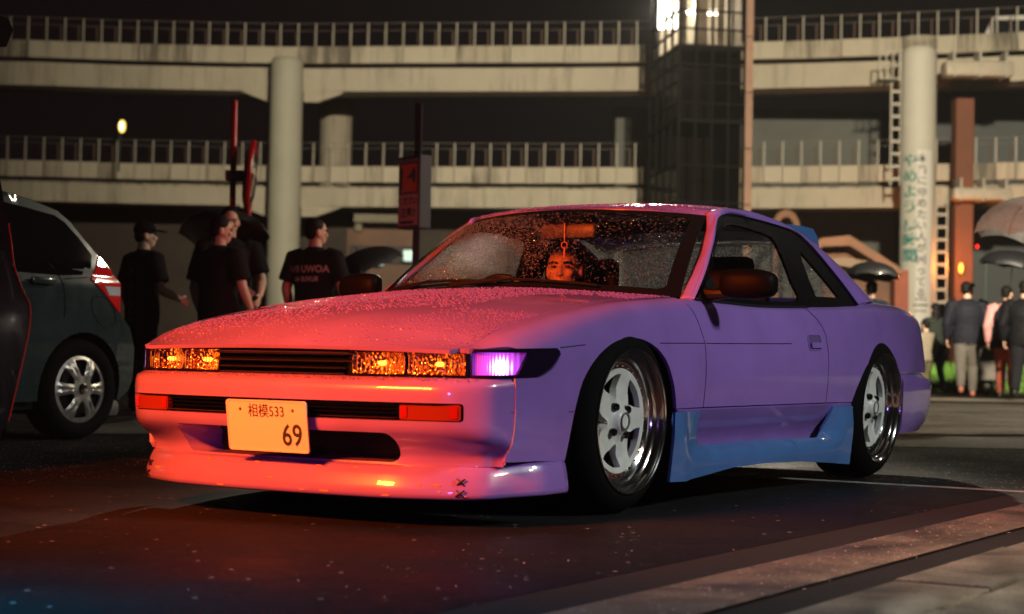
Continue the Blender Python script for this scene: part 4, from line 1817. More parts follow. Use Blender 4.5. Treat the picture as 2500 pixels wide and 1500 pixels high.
# lamp bay backing
panel('lamp_bay', rrect(-uy(0.70), uy(0.70), 0.455, 0.560, 0.006), lambda u, z: FS(u, z, -0.075), BLACK, car, step=0.05, out=(1, 0, 0))
mb = MB()
for zz in (0.468, 0.559):
    pts0 = [FS(-uy(.70) + 2 * uy(.70) * j / 40, zz, -0.075) for j in range(41)]
    pts1 = [FS(-uy(.70) + 2 * uy(.70) * j / 40, zz, -0.008) for j in range(41)]
    n0 = len(mb.v)
    mb.add(pts0 + pts1, [(j, j + 1, 42 + j, 41 + j) for j in range(40)])
mb.build('lamp_bay_shelf', BLACK, car)


def reflector_mat(name, em=None, es=0.0):
    m = mat(name, (0.95, 0.52, 0.28), 0.18, 1.0, emit=em, estr=es)
    nt = m.node_tree
    N, L = nt.nodes, nt.links
    tc = N.new('ShaderNodeTexCoord')
    v = N.new('ShaderNodeTexVoronoi')
    v.inputs['Scale'].default_value = 60
    mp = N.new('ShaderNodeMapping')
    mp.inputs['Scale'].default_value = (1, 1.6, 0.7)
    L.new(tc.outputs['Object'], mp.inputs[0])
    L.new(mp.outputs[0], v.inputs['Vector'])
    bp = N.new('ShaderNodeBump')
    bp.inputs['Strength'].default_value = 0.9
    bp.inputs['Distance'].default_value = 0.012
    L.new(v.outputs['Distance'], bp.inputs['Height'])
    L.new(bp.outputs[0], N['Principled BSDF'].inputs['Normal'])
    return m


REFL = reflector_mat('lamp_reflector')
BULB = mat('warm_bulb', (1, .5, .15), 0.4, emit=(1.0, 0.26, 0.025), estr=6.0)
for s in (1, -1):
    u0, u1 = uy(0.272), uy(0.668)
    hl = empty('headlamp', (0, 0, 0))
    hl.parent = car
    # reflector bowls: two side by side
    for (a, b) in ((u0 + 0.006, u0 + (u1 - u0) * 0.47), (u0 + (u1 - u0) * 0.50, u1 - 0.006)):
        cu_ = (a + b) / 2

        def fr(u, z, a=a, b=b, cu_=cu_):
            k = ((abs(u) - cu_) / ((b - a) / 2)) ** 2 * 0.8 + ((z - 0.514) / 0.036) ** 2 * 0.35
            return FS(u, z, -0.062 + 0.045 * min(1.05, k))
        panel('reflector', [(s * u, z) for u, z in rrect(a, b, 0.479, 0.549, 0.006)], fr, REFL, hl, step=0.012, thick=0, out=(1, 0, 0))
        mb = MB()
        c = FS(s * cu_, 0.513, -0.036)
        mb.lathe([(0.0005, 0.010), (0.006, 0.008), (0.008, 0.0), (0.008, -0.02), (0.0005, -0.021)], 10, frame(c, (0, 1, 0), (0, 0, 1)))
        mb.build('bulb', BULB, hl, smooth=True)
    # inner lens ribs
    mb = MB()
    for k in range(26):
        u = u0 + 0.01 + (u1 - u0 - 0.02) * k / 25
        if k % 13 in (5, 6, 7):
            continue
        zt = 0.515 + 0.03 * random.random()
        mb.tube([FS(s * u, 0.484, -0.012), FS(s * u, zt, -0.012)], 0.0016, 5)
    mb.build('lens_ribs', mat('rib_glass', (0.9, 0.8, 0.7), 0.1, trans=0.6), hl)['kind'] = 'stuff'
    panel('lens', [(s * u, z) for u, z in rrect(u0, u1, 0.477, 0.551, 0.006)], lambda u, z: FS(u, z, -0.004 - 0.12 * (z - 0.477)), G_LAMP, hl, step=0.02, thick=0, out=(1, 0, 0))
    fr_o = rrect(u0 - 0.004, u1 + 0.004, 0.471, 0.557, 0.006)
    fr_i = rrect(u0 + 0.004, u1 - 0.004, 0.480, 0.548, 0.005)
    panel('lamp_frame', [(s * u, z) for u, z in fr_o], lambda u, z: FS(u, z, -0.003 - 0.12 * (z - 0.477)), GLOSSBLK, hl, holes=[[(s * u, z) for u, z in fr_i]], step=0.02, thick=0.05, out=(1, 0, 0))
    # wrap-round marker lamp
    ml = empty('marker_lamp', (0, 0, 0))
    ml.parent = car
    um = uy(0.679)
    out_ = [(um, 0.473), (um, 0.5635)] + [(ux(x), z) for x, z in ((0.80, 0.561), (0.70, 0.563), (0.58, 0.566), (0.497, 0.5675), (0.485, 0.56), (0.482, 0.551), (0.503, 0.527), (0.531, 0.506), (0.567, 0.489), (0.605, 0.478), (0.70, 0.4755))]
    inn = [(um + 0.006, 0.481), (um + 0.006, 0.552)] + [(ux(x), z) for x, z in ((0.74, 0.5525), (0.645, 0.5535), (0.668, 0.52), (0.695, 0.484))]
    panel('marker_housing', [(s * u, z) for u, z in out_], lambda u, z: FS(u, z, -0.002), mat('smoked_lens', (0.012, 0.006, 0.022), 0.08, coat=0.7), ml, holes=[[(s * u, z) for u, z in inn]], step=0.015, thick=0.03, out=(0.6, s * 0.6, 0))
    panel('marker_lens', [(s * u, z) for u, z in inn], lambda u, z: FS(u, z, -0.004), G_LAMP, ml, step=0.015, thick=0, out=(0.6, s * 0.6, 0))
    vio = bpy.data.materials.new('violet_marker_glow')
    vio.use_nodes = True
    N, L = vio.node_tree.nodes, vio.node_tree.links
    b = N['Principled BSDF']
    b.inputs['Base Color'].default_value = (0.35, 0.1, 0.5, 1)
    b.inputs['Roughness'].default_value = 0.2
    tc = N.new('ShaderNodeTexCoord')
    vd = N.new('ShaderNodeVectorMath')
    vd.operation = 'DISTANCE'
    cc = FS(s * ux(0.752), 0.506, -0.012)
    vd.inputs[1].default_value = cc
    mpg = N.new('ShaderNodeMapping')
    mpg.inputs['Scale'].default_value = (1, 1, 1.25)
    mpg.inputs['Location'].default_value = (0, 0, -0.25 * cc.z)
    L.new(tc.outputs['Object'], mpg.inputs[0])
    L.new(mpg.outputs[0], vd.inputs[0])
    rmp = N.new('ShaderNodeValToRGB')
    rmp.color_ramp.elements[0].position = 0.0
    rmp.color_ramp.elements[0].color = (5.0, 3.4, 6.0, 1)
    rmp.color_ramp.elements[1].position = 1.0
    rmp.color_ramp.elements[1].color = (0.10, 0.004, 0.14, 1)
    e = rmp.color_ramp.elements.new(0.30)
    e.color = (3.0, 1.5, 4.0, 1)
    e = rmp.color_ramp.elements.new(0.52)
    e.color = (0.62, 0.07, 0.85, 1)
    dv = N.new('ShaderNodeMath')
    dv.operation = 'DIVIDE'
    dv.inputs[1].default_value = 0.105
    wv = N.new('ShaderNodeTexWave')
    wv.bands_direction = 'Y'
    wv.inputs['Scale'].default_value = 55
    L.new(tc.outputs['Object'], wv.inputs['Vector'])
    wm = N.new('ShaderNodeMath')
    wm.operation = 'MULTIPLY_ADD'
    wm.inputs[1].default_value = 0.022
    L.new(wv.outputs['Fac'], wm.inputs[0])
    L.new(vd.outputs['Value'], wm.inputs[2])
    L.new(wm.outputs[0], dv.inputs[0])
    L.new(dv.outputs[0], rmp.inputs[0])
    L.new(rmp.outputs[0], b.inputs['Emission Color'])
    b.inputs['Emission Strength'].default_value = 1.7
    panel('marker_reflector', [(s * u, z) for u, z in inn], lambda u, z: FS(u, z, -0.012), vio, ml, step=0.015, thick=0, out=(0.6, s * 0.6, 0))

# centre grille: slats with pointed ends
for k, z0 in enumerate((0.541, 0.518, 0.495, 0.478)):
    yw = (0.292, 0.292, 0.270, 0.262)[k]
    cs = []
    for j in range(31):
        a = -1 + j / 15.0
        th = 1 - 0.75 * max(0, (abs(a) - 0.9) / 0.1) ** 2
        hh = (0.0085, 0.0085, 0.007, 0.004)[k] * th
        cs.append([FS(a * uy(yw), z0 + dz * hh, of) for of, dz in ((-0.045, -0.5), (-0.008, -0.9), (0.002, -0.4), (0.004, 0.2), (-0.006, 0.9), (-0.045, 0.6))])
    loft('grille_bar', cs, GLOSSBLK, car, closed=True)

# number plate
npl = empty('number_plate', (0, 0, 0))
npl.parent = car
PM = frame((1.0, 0.019, 0.306), (0, 1, 0), (0.15, 0, 0.99))
mb = MB()
mb.prism(rrect(-0.165, 0.165, -0.0825, 0.0825, 0.010), -0.004, 0.0, PM)
mb.build('plate', PLATE, npl)
panel('plate_rim', rrect(-0.165, 0.165, -0.0825, 0.0825, 0.010), lambda u, v: PM @ Vector((u, v, 0.0022)), PLATE, npl, holes=[rrect(-0.1605, 0.1605, -0.078, 0.078, 0.008)], step=0.03, thick=0.002, out=(1, 0, 0))
text_mesh('plate_text', '相模533', 0.047, PLATEINK, PM @ Matrix.Translation((0.000, 0.046, 0.001)), npl, extrude=0.0006, xs=0.92)
text_mesh('plate_number', '69', 0.098, PLATEINK, PM @ Matrix.Translation((0.100, -0.030, 0.001)), npl, extrude=0.0006, xs=0.86, bold=0.0012)
for xx in (-0.108, 0.108):
    mb = MB()
    mb.lathe([(0.0001, 0.003), (0.004, 0.0025), (0.006, 0.0)], 10, PM @ Matrix.Translation((xx, 0.052, 0)))
    mb.build('plate_bolt', mat('bolt', (0.3, 0.2, 0.2), 0.3, 0.8), npl, smooth=True)
mb = MB()
mb.box(0.93, 0.995, -0.10, -0.06, 0.34, 0.37)
mb.box(0.93, 0.995, 0.10, 0.14, 0.34, 0.37)
mb.build('plate_bracket', BLACK, npl)

# ---------------------------------------------------------------- rockers and skirts
def fside(off):
    def f(x, z):
        bulge = 0.0
        return Vector((x, 0.797 + off(x, z), z))
    return f


def rock(x, z):
    # concave below the door line
    return lerp_tab([(0.13, -0.07), (0.20, -0.080), (0.235, -0.074), (0.29, -0.040), (0.325, -0.010), (0.343, 0.004), (0.36, 0.0)], z)[0]


def skoff(x, z):
    base = lerp_tab([(0.08, 0.008), (0.12, 0.020), (0.17, 0.024), (0.205, 0.010), (0.225, -0.026), (0.27, -0.020), (0.35, 0.004)], z)[0]
    fl = 1 - sstep(-0.42, -0.58, x) if x > -0.6 else 0
    fl = sstep(-0.66, -0.34, x)
    rl = sstep(-1.80, -1.99, x) if x < -1.7 else 0.0
    rl = 1 - sstep(-1.99, -1.80, x) if x < -1.7 else 0.0
    k = max(fl, rl)
    return base * (1 - k) + k * (0.020 + 0.012 * sstep(-0.45, -0.36, x) - 0.01 * sstep(0.25, 0.35, z))


for s in (False, True):
    panel('rocker_panel', [(-0.36, 0.355), (-2.10, 0.355), (-2.08, 0.15), (-0.33, 0.14)], fside(rock), PURPLE, car, step=0.035, thick=0.01, out=(0, 1, 0), mirror=s)
    sk = [(-0.301, 0.351), (-0.40, 0.350), (-0.545, 0.349)] + smooth_poly([(-0.545, 0.349), (-0.535, 0.30), (-0.535, 0.262), (-0.56, 0.236), (-0.64, 0.222)], 5)[1:]
    sk += [(-0.9, 0.226), (-1.3, 0.222), (-1.70, 0.215)] + smooth_poly([(-1.70, 0.215), (-1.77, 0.225), (-1.83, 0.27), (-1.87, 0.345)], 4)[1:] + [(-1.98, 0.346), (-2.089, 0.345)]
    sk += [(-2.07, 0.22), (-2.03, 0.088), (-1.81, 0.104), (-1.47, 0.125), (-1.09, 0.133), (-0.81, 0.131), (-0.546, 0.111), (-0.385, 0.100), (-0.244, 0.104), (-0.27, 0.22)]
    skp = panel('side_skirt', sk, fside(skoff), BLUE, car, step=0.03, thick=0.012, out=(0, 1, 0), mirror=s)
    sy = -1 if s else 1
    for x, z in ((-0.298, 0.325), (-0.285, 0.205), (-0.274, 0.135)):
        mb = MB()
        mb.lathe([(0.0003, 0.004), (0.006, 0.003), (0.0075, 0.0)], 10, frame((x - 0.012, sy * (0.797 + skoff(x, z)), z), (1, 0, 0), (0, 0, sy)))
        mb.build('skirt_bolt', BLACK, skp, smooth=True)

# ---------------------------------------------------------------- greenhouse
def Yg(x, z):
    return 0.745 - (z - 0.765) * 0.40 - (max(0, -1.5 - x) ** 2) * 0.03


def gside(off=0.0):
    return lambda x, z: Vector((x, Yg(x, z) + off + 0.010 * sin(pi * max(0, min(1, (z - 0.76) / 0.38))), z))


DLO_TOP = [(-0.579, 0.766), (-0.66, 0.818), (-0.758, 0.883), (-0.86, 0.957), (-0.955, 1.025), (-1.031, 1.087), (-1.082, 1.118), (-1.165, 1.137), (-1.266, 1.143), (-1.474, 1.141), (-1.643, 1.134), (-1.774, 1.127), (-1.873, 1.119), (-1.944, 1.100), (-2.039, 1.052), (-2.165, 0.966), (-2.296, 0.877), (-2.402, 0.803)]
EDGE = [(-0.560, .702, .772), (-0.635, .686, .820), (-0.710, .669, .865), (-0.78, .652, .910), (-0.847, .636, .953), (-0.920, .615, 1.010), (-0.985, .597, 1.063), (-1.038, .578, 1.116), (-1.085, .572, 1.146), (-1.352, .571, 1.172), (-1.565, .571, 1.168), (-1.72, .571, 1.158), (-1.86, .572, 1.144), (-1.98, .574, 1.125), (-2.127, .585, 1.079), (-2.325, .603, 1.006), (-2.54, .628, .905), (-2.715, .650, .816)]
e_s = smooth_poly(EDGE, 6)
d_s = smooth_poly(DLO_TOP, 6)
gs = gside()
for s in (False, True):
    cs = []
    for (ex, ey, ez), (dx, dz) in zip(e_s, d_s):
        a = Vector((ex, ey, ez))
        b = gs(dx, dz) + Vector((0, 0.006, 0))
        mid = (a + b) / 2
        n = Vector((0.1, 0.75, 0.45)).normalized()
        w = (a - b).length
        row = []
        for k in range(7):
            t = k / 6
            row.append(a.lerp(b, t) + n * (0.14 * w * 4 * t * (1 - t)))
        row.append(b - Vector((0, 0.012, 0)))
        cs.append(row)
    loft('pillar_and_rail', cs, PURPLE_WET if False else PURPLE, car, mirror=s, thick=0.01, out=(0, 1, 0.3))

BOT = [(-1.855, 0.779), (-1.383, 0.764), (-1.138, 0.759), (-0.792, 0.763)]
dlo = [(x, z) for x, z in smooth_poly(DLO_TOP, 3)] + smooth_poly([(-2.402, 0.795)] + BOT + [(-0.579, 0.762)], 3)[1:-1]


def inset(poly, d):
    n = len(poly)
    area = sum(poly[i][0] * poly[(i + 1) % n][1] - poly[(i + 1) % n][0] * poly[i][1] for i in range(n))
    sg = 1 if area > 0 else -1
    out = []
    for i in range(n):
        p0, p1, p2 = poly[i - 1], poly[i], poly[(i + 1) % n]
        tx, ty = p2[0] - p0[0], p2[1] - p0[1]
        l = hypot(tx, ty) or 1
        out.append((p1[0] - sg * ty / l * d, p1[1] + sg * tx / l * d))
    return out


# openings: door window and quarter window
dwin = smooth_poly([(-0.735, 0.795), (-0.80, 0.862), (-0.825, 0.902), (-0.942, 0.991), (-1.037, 1.051), (-1.124, 1.087), (-1.269, 1.098), (-1.427, 1.088), (-1.56, 1.075), (-1.60, 1.05), (-1.615, 0.97), (-1.62, 0.88), (-1.625, 0.80), (-1.2, 0.785)], 3, closed=True)
qwin = [(-1.860, 1.028), (-1.963, 0.960), (-2.165, 0.832), (-1.862, 0.826), (-1.84, 0.90), (-1.838, 0.98)]
for s in (False, True):
    dr = doorR if s else doorL
    panel('window_surround', dlo, gside(-0.004), GLOSSBLK, car, holes=[dwin, qwin], step=0.035, thick=0.012, out=(0, 1, 0), mirror=s)
    gm = G_SIDE if s else G_NEAR
    panel('door_window', inset(dwin, -0.004), gside(-0.012), gm, dr, step=0.06, thick=0, out=(0, 1, 0), mirror=s)
    panel('quarter_window', inset(qwin, -0.004), gside(-0.012), gm, car, step=0.06, thick=0, out=(0, 1, 0), mirror=s)
    # belt moulding, wind deflector, bright strip on window edge
    sy = -1 if s else 1
    mb = MB()
    mb.tube([Vector((p.x, sy * (p.y + 0.004), p.z)) for p in [gs(x, z - 0.002) for x, z in smooth_poly([(-0.60, 0.770), (-0.792, 0.767), (-1.138, 0.763), (-1.383, 0.768), (-1.70, 0.776)], 5)]], 0.006, 6)
    mb.build('belt_moulding', BLACK, dr)
    mb = MB()
    mb.tube([Vector((p.x, sy * (p.y + 0.003), p.z)) for p in [gs(x, z) for x, z in smooth_poly([(-0.815, 0.89), (-0.93, 0.985), (-1.03, 1.05), (-1.11, 1.088), (-1.17, 1.098)], 5)]], 0.0025, 5)
    mb.build('window_trim', CHROME, dr)

# windscreen
def bw(a):
    return Vector((-0.36 - 0.20 * abs(a) ** 2.2, 0.702 * a, 0.803 - 0.029 * a * a))


def tw(a):
    return Vector((-0.885 - 0.165 * abs(a) ** 2.6, 0.574 * a, 1.151 - 0.028 * a * a))


def wsf(a, v):
    p = bw(a).lerp(tw(a), v)
    return p + Vector((0.45, 0, 0.6)) * (0.05 * 4 * v * (1 - v)) * (1 - 0.5 * a * a)


ws_o = [(-1, 0), (1, 0), (1, 1), (-1, 1)]
ws_i = rrect(-0.925, 0.925, 0.06, 0.945, 0.05)
panel('windscreen', ws_i, wsf, G_WIND, car, step=0.05, thick=0, out=(1, 0, 1))
panel('windscreen_border', ws_o, wsf, GLOSSBLK, car, holes=[ws_i], step=0.05, thick=0.006, out=(1, 0, 1))
# cowl with vents and wipers
cw = []
for j in range(31):
    a = -1 + j / 15.0
    y = 0.64 * a
    xh = -0.285 - 0.245 * a * a
    zh = M_(xh, 3 * min(1, abs(a) * 0.97)).z
    b_ = bw(a)
    cw.append([Vector((xh + 0.01, y * 1.0, zh - 0.022)), Vector((xh * 0.6 + b_.x * 0.4, y, zh - 0.028)), Vector((b_.x + 0.01, y, b_.z - 0.014)), Vector((b_.x - 0.01, y, b_.z - 0.002))])
loft('cowl', cw, BLACK, car, out=(0, 0, 1))
for pts in ([(-0.30, -0.10), (-0.02, -0.30), (0.15, -0.58)], [(-0.62, -0.52), (-0.45, -0.22), (-0.30, 0.05)]):
    pass
for (a0, a1, v1) in ((-0.30, 0.60, 0.045), (-0.88, 0.02, 0.05)):
    mb = MB()
    p = []
    for j in range(12):
        t = j / 11
        q = wsf(a0 + (a1 - a0) * t, 0.0 + v1 * (0.4 + 0.6 * sin(pi * t)))
        p.append(q + Vector((0.012, 0, 0.014)))
    mb.tube(p, 0.006, 6)
    mb.tube([p[5] + Vector((0.0, 0, 0.004)), p[0] + Vector((0.04, 0.02, -0.01))], 0.007, 6)
    mb.build('wiper', BLACK, car, smooth=True)

# roof
RZ = [(-2.10, 1.148), (-2.02, 1.160), (-1.75, 1.190), (-1.45, 1.202), (-1.2, 1.196), (-1.0, 1.176), (-0.885, 1.151), (-0.8, 1.12)]
RE = [(-2.127, 1.079), (-1.98, 1.125), (-1.86, 1.144), (-1.72, 1.158), (-1.565, 1.168), (-1.352, 1.172), (-1.085, 1.146), (-1.038, 1.118), (-0.9, 1.08), (-0.8, 1.04)]


def roofz(x, y):
    zc, ze = lerp_tab(RZ, x)[0], lerp_tab(RE, x)[0]
    return Vector((x, y, zc - (zc - ze) * min(1.2, abs(y) / 0.572) ** 2.8))


ro = [(tw(-1 + i / 12).x, tw(-1 + i / 12).y) for i in range(25)]
side_r = [(x, y) for x, y, z in e_s if -1.98 < x < -1.06]
ro += side_r + [(-1.985 - 0.02 * (1 - (a / 0.574) ** 2), a) for a in [0.574 - 1.148 * i / 12 for i in range(13)]] + [(x, -y) for x, y in reversed(side_r)]
panel('roof', ro, roofz, PURPLE_WET, car, step=0.04, thick=0.01, out=(0, 0, 1))
# rear screen
rg = []
for j in range(21):
    a = -1 + j / 10
    t_ = Vector((-1.985 - 0.02 * (1 - a * a), 0.574 * a, roofz(-1.985, 0.574 * a).z))
    b_ = Vector((-2.86 + 0.14 * a * a, 0.650 * a, 0.866 - 0.05 * a * a))
    rg.append([t_.lerp(b_, v) + Vector((-0.3, 0, 0.8)) * (0.035 * 4 * v * (1 - v)) * (1 - 0.4 * a * a) for v in [i / 10 for i in range(11)]])
loft('rear_screen', rg, glass('rear_glass', (0.9, 0.9, 0.9), drops=0.55, scale=170, lo=.2, hi=.35, film=.06), car, out=(-1, 0, 1))
# roof spoiler
rs = []
for j in range(25):
    a = -1 + j / 12
    y = 0.56 * a
    k = 1 - 0.012 * abs(a) ** 6
    z0 = roofz(-1.90, y * 0.95).z
    rs.append([Vector((-1.90, y, z0 + 0.006)), Vector((-2.08, y, z0 + 0.010)), Vector((-2.235 * k - 0.0, y, z0 + 0.006)), Vector((-2.29 * k, y, z0 - 0.03)), Vector((-2.315 * k, y, z0 - 0.080)), Vector((-2.20, y, z0 - 0.075)), Vector((-2.05, y, z0 - 0.035))])
sp = loft('roof_spoiler', rs, BLUE, car, closed=True)
mb = MB()
mb.add(rs[-1], [tuple(range(7))])
mb.build('spoiler_end', BLUE, sp)
MB().add(rs[0], [tuple(range(7))]).build('spoiler_end', BLUE, sp)

# door handles and mirrors
for s, dr in ((1, doorL), (-1, doorR)):
    hd = empty('door_handle', (0, 0, 0))
    hd.parent = dr
    ho = rrect(-1.728, -1.578, 0.588, 0.660, 0.022)

    def fh(off):
        return lambda x, z: (lambda q: Vector((q.x, s * (q.y + off), q.z)))(fm(*inv(x, z)))
    panel('handle_frame', ho, fh(0.003), PURPLE, hd, holes=[inset(ho, 0.007)], step=0.012, thick=0.006, out=(0, s, 0))
    panel('handle_recess', inset(ho, 0.006), fh(0.0008), mat('handle_shadow', (0.10, 0.06, 0.2), 0.6), hd, step=0.02, thick=0.001, out=(0, s, 0))
    panel('handle_pull', rrect(-1.718, -1.598, 0.598, 0.622, 0.008), fh(0.012), PURPLE, hd, step=0.012, thick=0.010, out=(0, s, 0))
    # mirror
    mr = empty('door_mirror', (0, 0, 0))
    mr.parent = dr
    cs = []
    for i in range(13):
        t = i / 12
        ph = -pi / 2 + pi * t
        k = max(0.0, cos(ph)) ** 0.42
        yy = 0.912 + 0.108 * sin(ph) / 1.0
        ring = []
        for j in range(24):
            th = 2 * pi * j / 24
            cx = math.copysign(abs(cos(th)) ** 0.7, cos(th))
            cz = math.copysign(abs(sin(th)) ** 0.7, sin(th))
            fx = 0.062 if cx > 0 else 0.035
            ring.append(Vector((-0.72 + cx * fx * k - 0.10 * (yy - 0.912), s * yy, 0.832 + cz * 0.063 * k * (0.86 + 0.14 * (1 - t)) - 0.006 * t)))
        cs.append(ring)
    loft('mirror_housing', cs, mat('mirror_black', (0.003, 0.003, 0.004), 0.5, spec=0.06), mr, closed=True)
    mb = MB()
    mb.tube([(-0.70, s * 0.73, 0.790), (-0.71, s * 0.78, 0.790), (-0.715, s * 0.86, 0.795)], [0.03, 0.022, 0.018], 10)
    mb.build('mirror_stalk', BLACK, mr, smooth=True)
    mb = MB()
    mb.add([(-0.60, s * (Yg(0, .77) + .009), .770), (-0.80, s * (Yg(0, .77) + .009), .770), (-0.80, s * (Yg(0, .86) + .013), .862), (-0.735, s * (Yg(0, .84) + .012), .842)], [(0, 1, 2, 3)])
    mb.build('mirror_sail', BLACK, mr)

# ---------------------------------------------------------------- rear end
RQ = smooth_poly([(-3.56, 0), (-3.555, .28), (-3.53, .52), (-3.48, .655), (-3.38, .733), (-3.2, .772), (-2.98, .788), (-2.785, .796)], 8)


def RS(u, z, off=0.0):
    s = -1 if u < 0 else 1
    t = min(abs(u), 0.9999) * (len(RQ) - 1)
    x, y = crom(RQ, t)
    x2, y2 = crom(RQ, min(t + 0.05, len(RQ) - 1))
    x1, y1 = crom(RQ, max(t - 0.05, 0))
    tx, ty = x2 - x1, y2 - y1
    l = hypot(tx, ty) or 1
    return Vector((x - ty / l * off, s * (y + tx / l * off), z))


rbp = [(0.20, -0.06), (0.24, -0.03), (0.30, -0.008), (0.36, 0.0), (0.43, 0.006), (0.455, 0.0), (0.475, -0.02), (0.487, -0.05)]


def rbf(u, z):
    w = 1 - sstep(0.55, 0.95, abs(u))
    o = lerp_tab(rbp, z)[0]
    return RS(u, z, o * (0.3 + 0.7 * w))


panel('rear_bumper', [(-0.999, 0.20), (0.999, 0.20), (0.999, 0.486), (-0.999, 0.486)], rbf, PURPLE, car, step=0.03, thick=0.01, out=(-1, 0, 0))
for s in (False, True):
    sg = -1 if s else 1
    # quarter's rear corner closes to a tail panel
    cs = []
    for z, zz in ((0.492, 0), (0.56, 0), (0.64, 0), (0.70, 0), (0.75, 0), (0.775, 0)):
        (x_, v_) = inv(-3.398, z)
        q = fm(x_, v_)
        cs.append([q, Vector((-3.425, q.y * 0.85, z)), Vector((-3.44, q.y * 0.5, z)), Vector((-3.445, 0, z))])
    loft('tail_panel', cs, PURPLE, car, mirror=s, out=(-1, 0, 0))
    lo_ = rrect(0.22, 0.60, 0.55, 0.70, 0.02)
    panel('tail_lamp', lo_, lambda y, z: Vector((-3.452 + 0.02 * (y / 0.6) ** 4, y, z)), REDLENS, car, step=0.05, thick=0.02, out=(-1, 0, 0), mirror=s)

# ---------------------------------------------------------------- underside, wheel wells, cabin
mb = MB()
mb.box(-2.05, -0.40, -0.76, 0.76, 0.13, 0.16)
mb.box(0.42, 0.74, -0.60, 0.60, 0.12, 0.15)
mb.box(-3.35, -2.85, -0.66, 0.66, 0.20, 0.23)
mb.box(-0.45, 0.45, -0.50, 0.50, 0.15, 0.60)
mb.box(-2.95, -2.05, -0.50, 0.50, 0.17, 0.72)
mb.box(-0.46, -0.40, -0.77, 0.77, 0.13, 0.70)
mb.box(-2.06, -2.02, -0.77, 0.77, 0.13, 0.70)
mb.box(0.46, 0.50, -0.765, 0.765, 0.12, 0.55)
mb.box(-2.90, -2.86, -0.74, 0.74, 0.20, 0.70)
mb.build('underbody', mat('underbody_black', (0.006, 0.006, 0.006), 0.9), car)
for xc, zt in ((0.0, 0.655), (-2.475, 0.64)):
    for s in (1, -1):
        cs = []
        for j in range(15):
            a = rad(-10 + 200 * j / 14)
            cs.append([Vector((xc + 0.42 * cos(a), s * yy, 0.28 + (zt - 0.28) * sin(a))) for yy in (0.48, 0.65, 0.772)])
        loft('wheel_well', cs, BLACK, car)
# cabin tub
mb = MB()
mb.box(-2.4, -0.60, -0.70, -0.66, 0.16, 0.74)
mb.box(-2.4, -0.60, 0.66, 0.70, 0.16, 0.74)
mb.box(-2.4, -0.6, -0.66, 0.66, 0.165, 0.22)
mb.box(-2.86, -2.36, -0.60, 0.60, 0.70, 0.79)
mb.box(-0.62, -0.56, -0.66, 0.66, 0.16, 0.72)
mb.build('cabin_tub', INTERIOR, car)
cs = []
for j in range(13):
    a = -1 + j / 6
    y = 0.62 * a
    cs.append([Vector((-0.46 - 0.20 * a * a, y, 0.765)), Vector((-0.62 - 0.10 * a * a, y, 0.785)), Vector((-0.82, y, 0.785)), Vector((-0.90, y, 0.74)), Vector((-0.88, y, 0.55))])
loft('dashboard', cs, INTERIOR, car)
# roof lining and inner pillar trim
panel('roof_lining', [(x * 0.97 - 0.04, y * 0.93) for x, y in ro], lambda x, y: roofz(x, y) - Vector((0, 0, 0.03)), INTERIOR, car, step=0.08, thick=0.0, out=(0, 0, -1))
for sgn in (0.34, -0.34):
    st = empty('seat', (0, 0, 0))
    st.parent = car
    mb = MB()
    mb.bbox(-1.62, -1.10, sgn - 0.25, sgn + 0.25, 0.25, 0.40, 0.05)
    mb.build('seat_base', INTERIOR, st, smooth=True)
    cs = []
    for i in range(9):
        t = i / 8
        z = 0.36 + 0.48 * t
        hw = 0.25 - 0.05 * t ** 3
        xx = -1.58 - 0.16 * t
        cs.append([Vector((xx + 0.06 * abs(cos(th)) ** 0.6 * (1 if cos(th) > 0 else -1), sgn + hw * math.copysign(abs(sin(th)) ** 0.6, sin(th)), z)) for th in [2 * pi * k / 20 for k in range(20)]])
    loft('seat_back', cs, INTERIOR, st, closed=True)
    mb = MB()
    mb.bbox(-1.80, -1.72, sgn - 0.125, sgn + 0.125, 0.85, 1.00, 0.035)
    mb.build('headrest', INTERIOR, st, smooth=True)
# steering wheel
mb = MB()
SM = frame((-1.0, -0.34, 0.72), (0, 1, 0), (0.35, 0, 0.94))
pts = [SM @ Vector((0.17 * cos(2 * pi * k / 32), 0.17 * sin(2 * pi * k / 32), 0)) for k in range(33)]
mb.tube(pts, 0.014, 8, cap=False)
for a in (0, 120, 240):
    mb.tube([SM @ Vector((0, 0, -0.02)), SM @ Vector((0.165 * cos(rad(a - 90)), 0.165 * sin(rad(a - 90)), 0))], 0.012, 6)
mb.build('steering_wheel', BLACK, car, smooth=True)
# interior mirror with ring hung from it
im = empty('cabin_mirror', (0, 0, 0))
im.parent = car
mb = MB()
mb.bbox(-0.99, -0.955, -0.155, 0.105, 1.035, 1.098, 0.016)
mb.build('mirror_shell', mat('mirror_shell', (0.085, 0.06, 0.06), 0.45), im, smooth=True)
mb = MB()
mb.tube([(-0.965, -0.03, 1.09), (-0.945, -0.03, 1.14)], 0.012, 8)
mb.build('mirror_stem', BLACK, im)
mb = MB()
mb.tube([(-0.945, -0.03, 1.10), (-0.945, -0.03, 1.022)], 0.0025, 5)
mb.tube([Vector((-0.945, -0.03 + 0.0135 * sin(2 * pi * k / 20), 1.008 + 0.0135 * cos(2 * pi * k / 20))) for k in range(21)], 0.0022, 6, cap=False)
mb.tube([(-0.945, -0.03, 0.995), (-0.945, -0.03, 0.955)], [0.003, 0.005], 6)
mb.build('hanging_ring', mat('orange_plastic', (0.8, 0.3, 0.08), 0.4), im)
# sun visors
for y0, y1 in ((-0.44, -0.08), (0.08, 0.44)):
    mb = MB()
    mb.bbox(-1.16, -1.0, y0, y1, 1.118, 1.132, 0.005)
    mb.build('sun_visor', mat('visor', (0.16, 0.14, 0.14), 0.8), car)

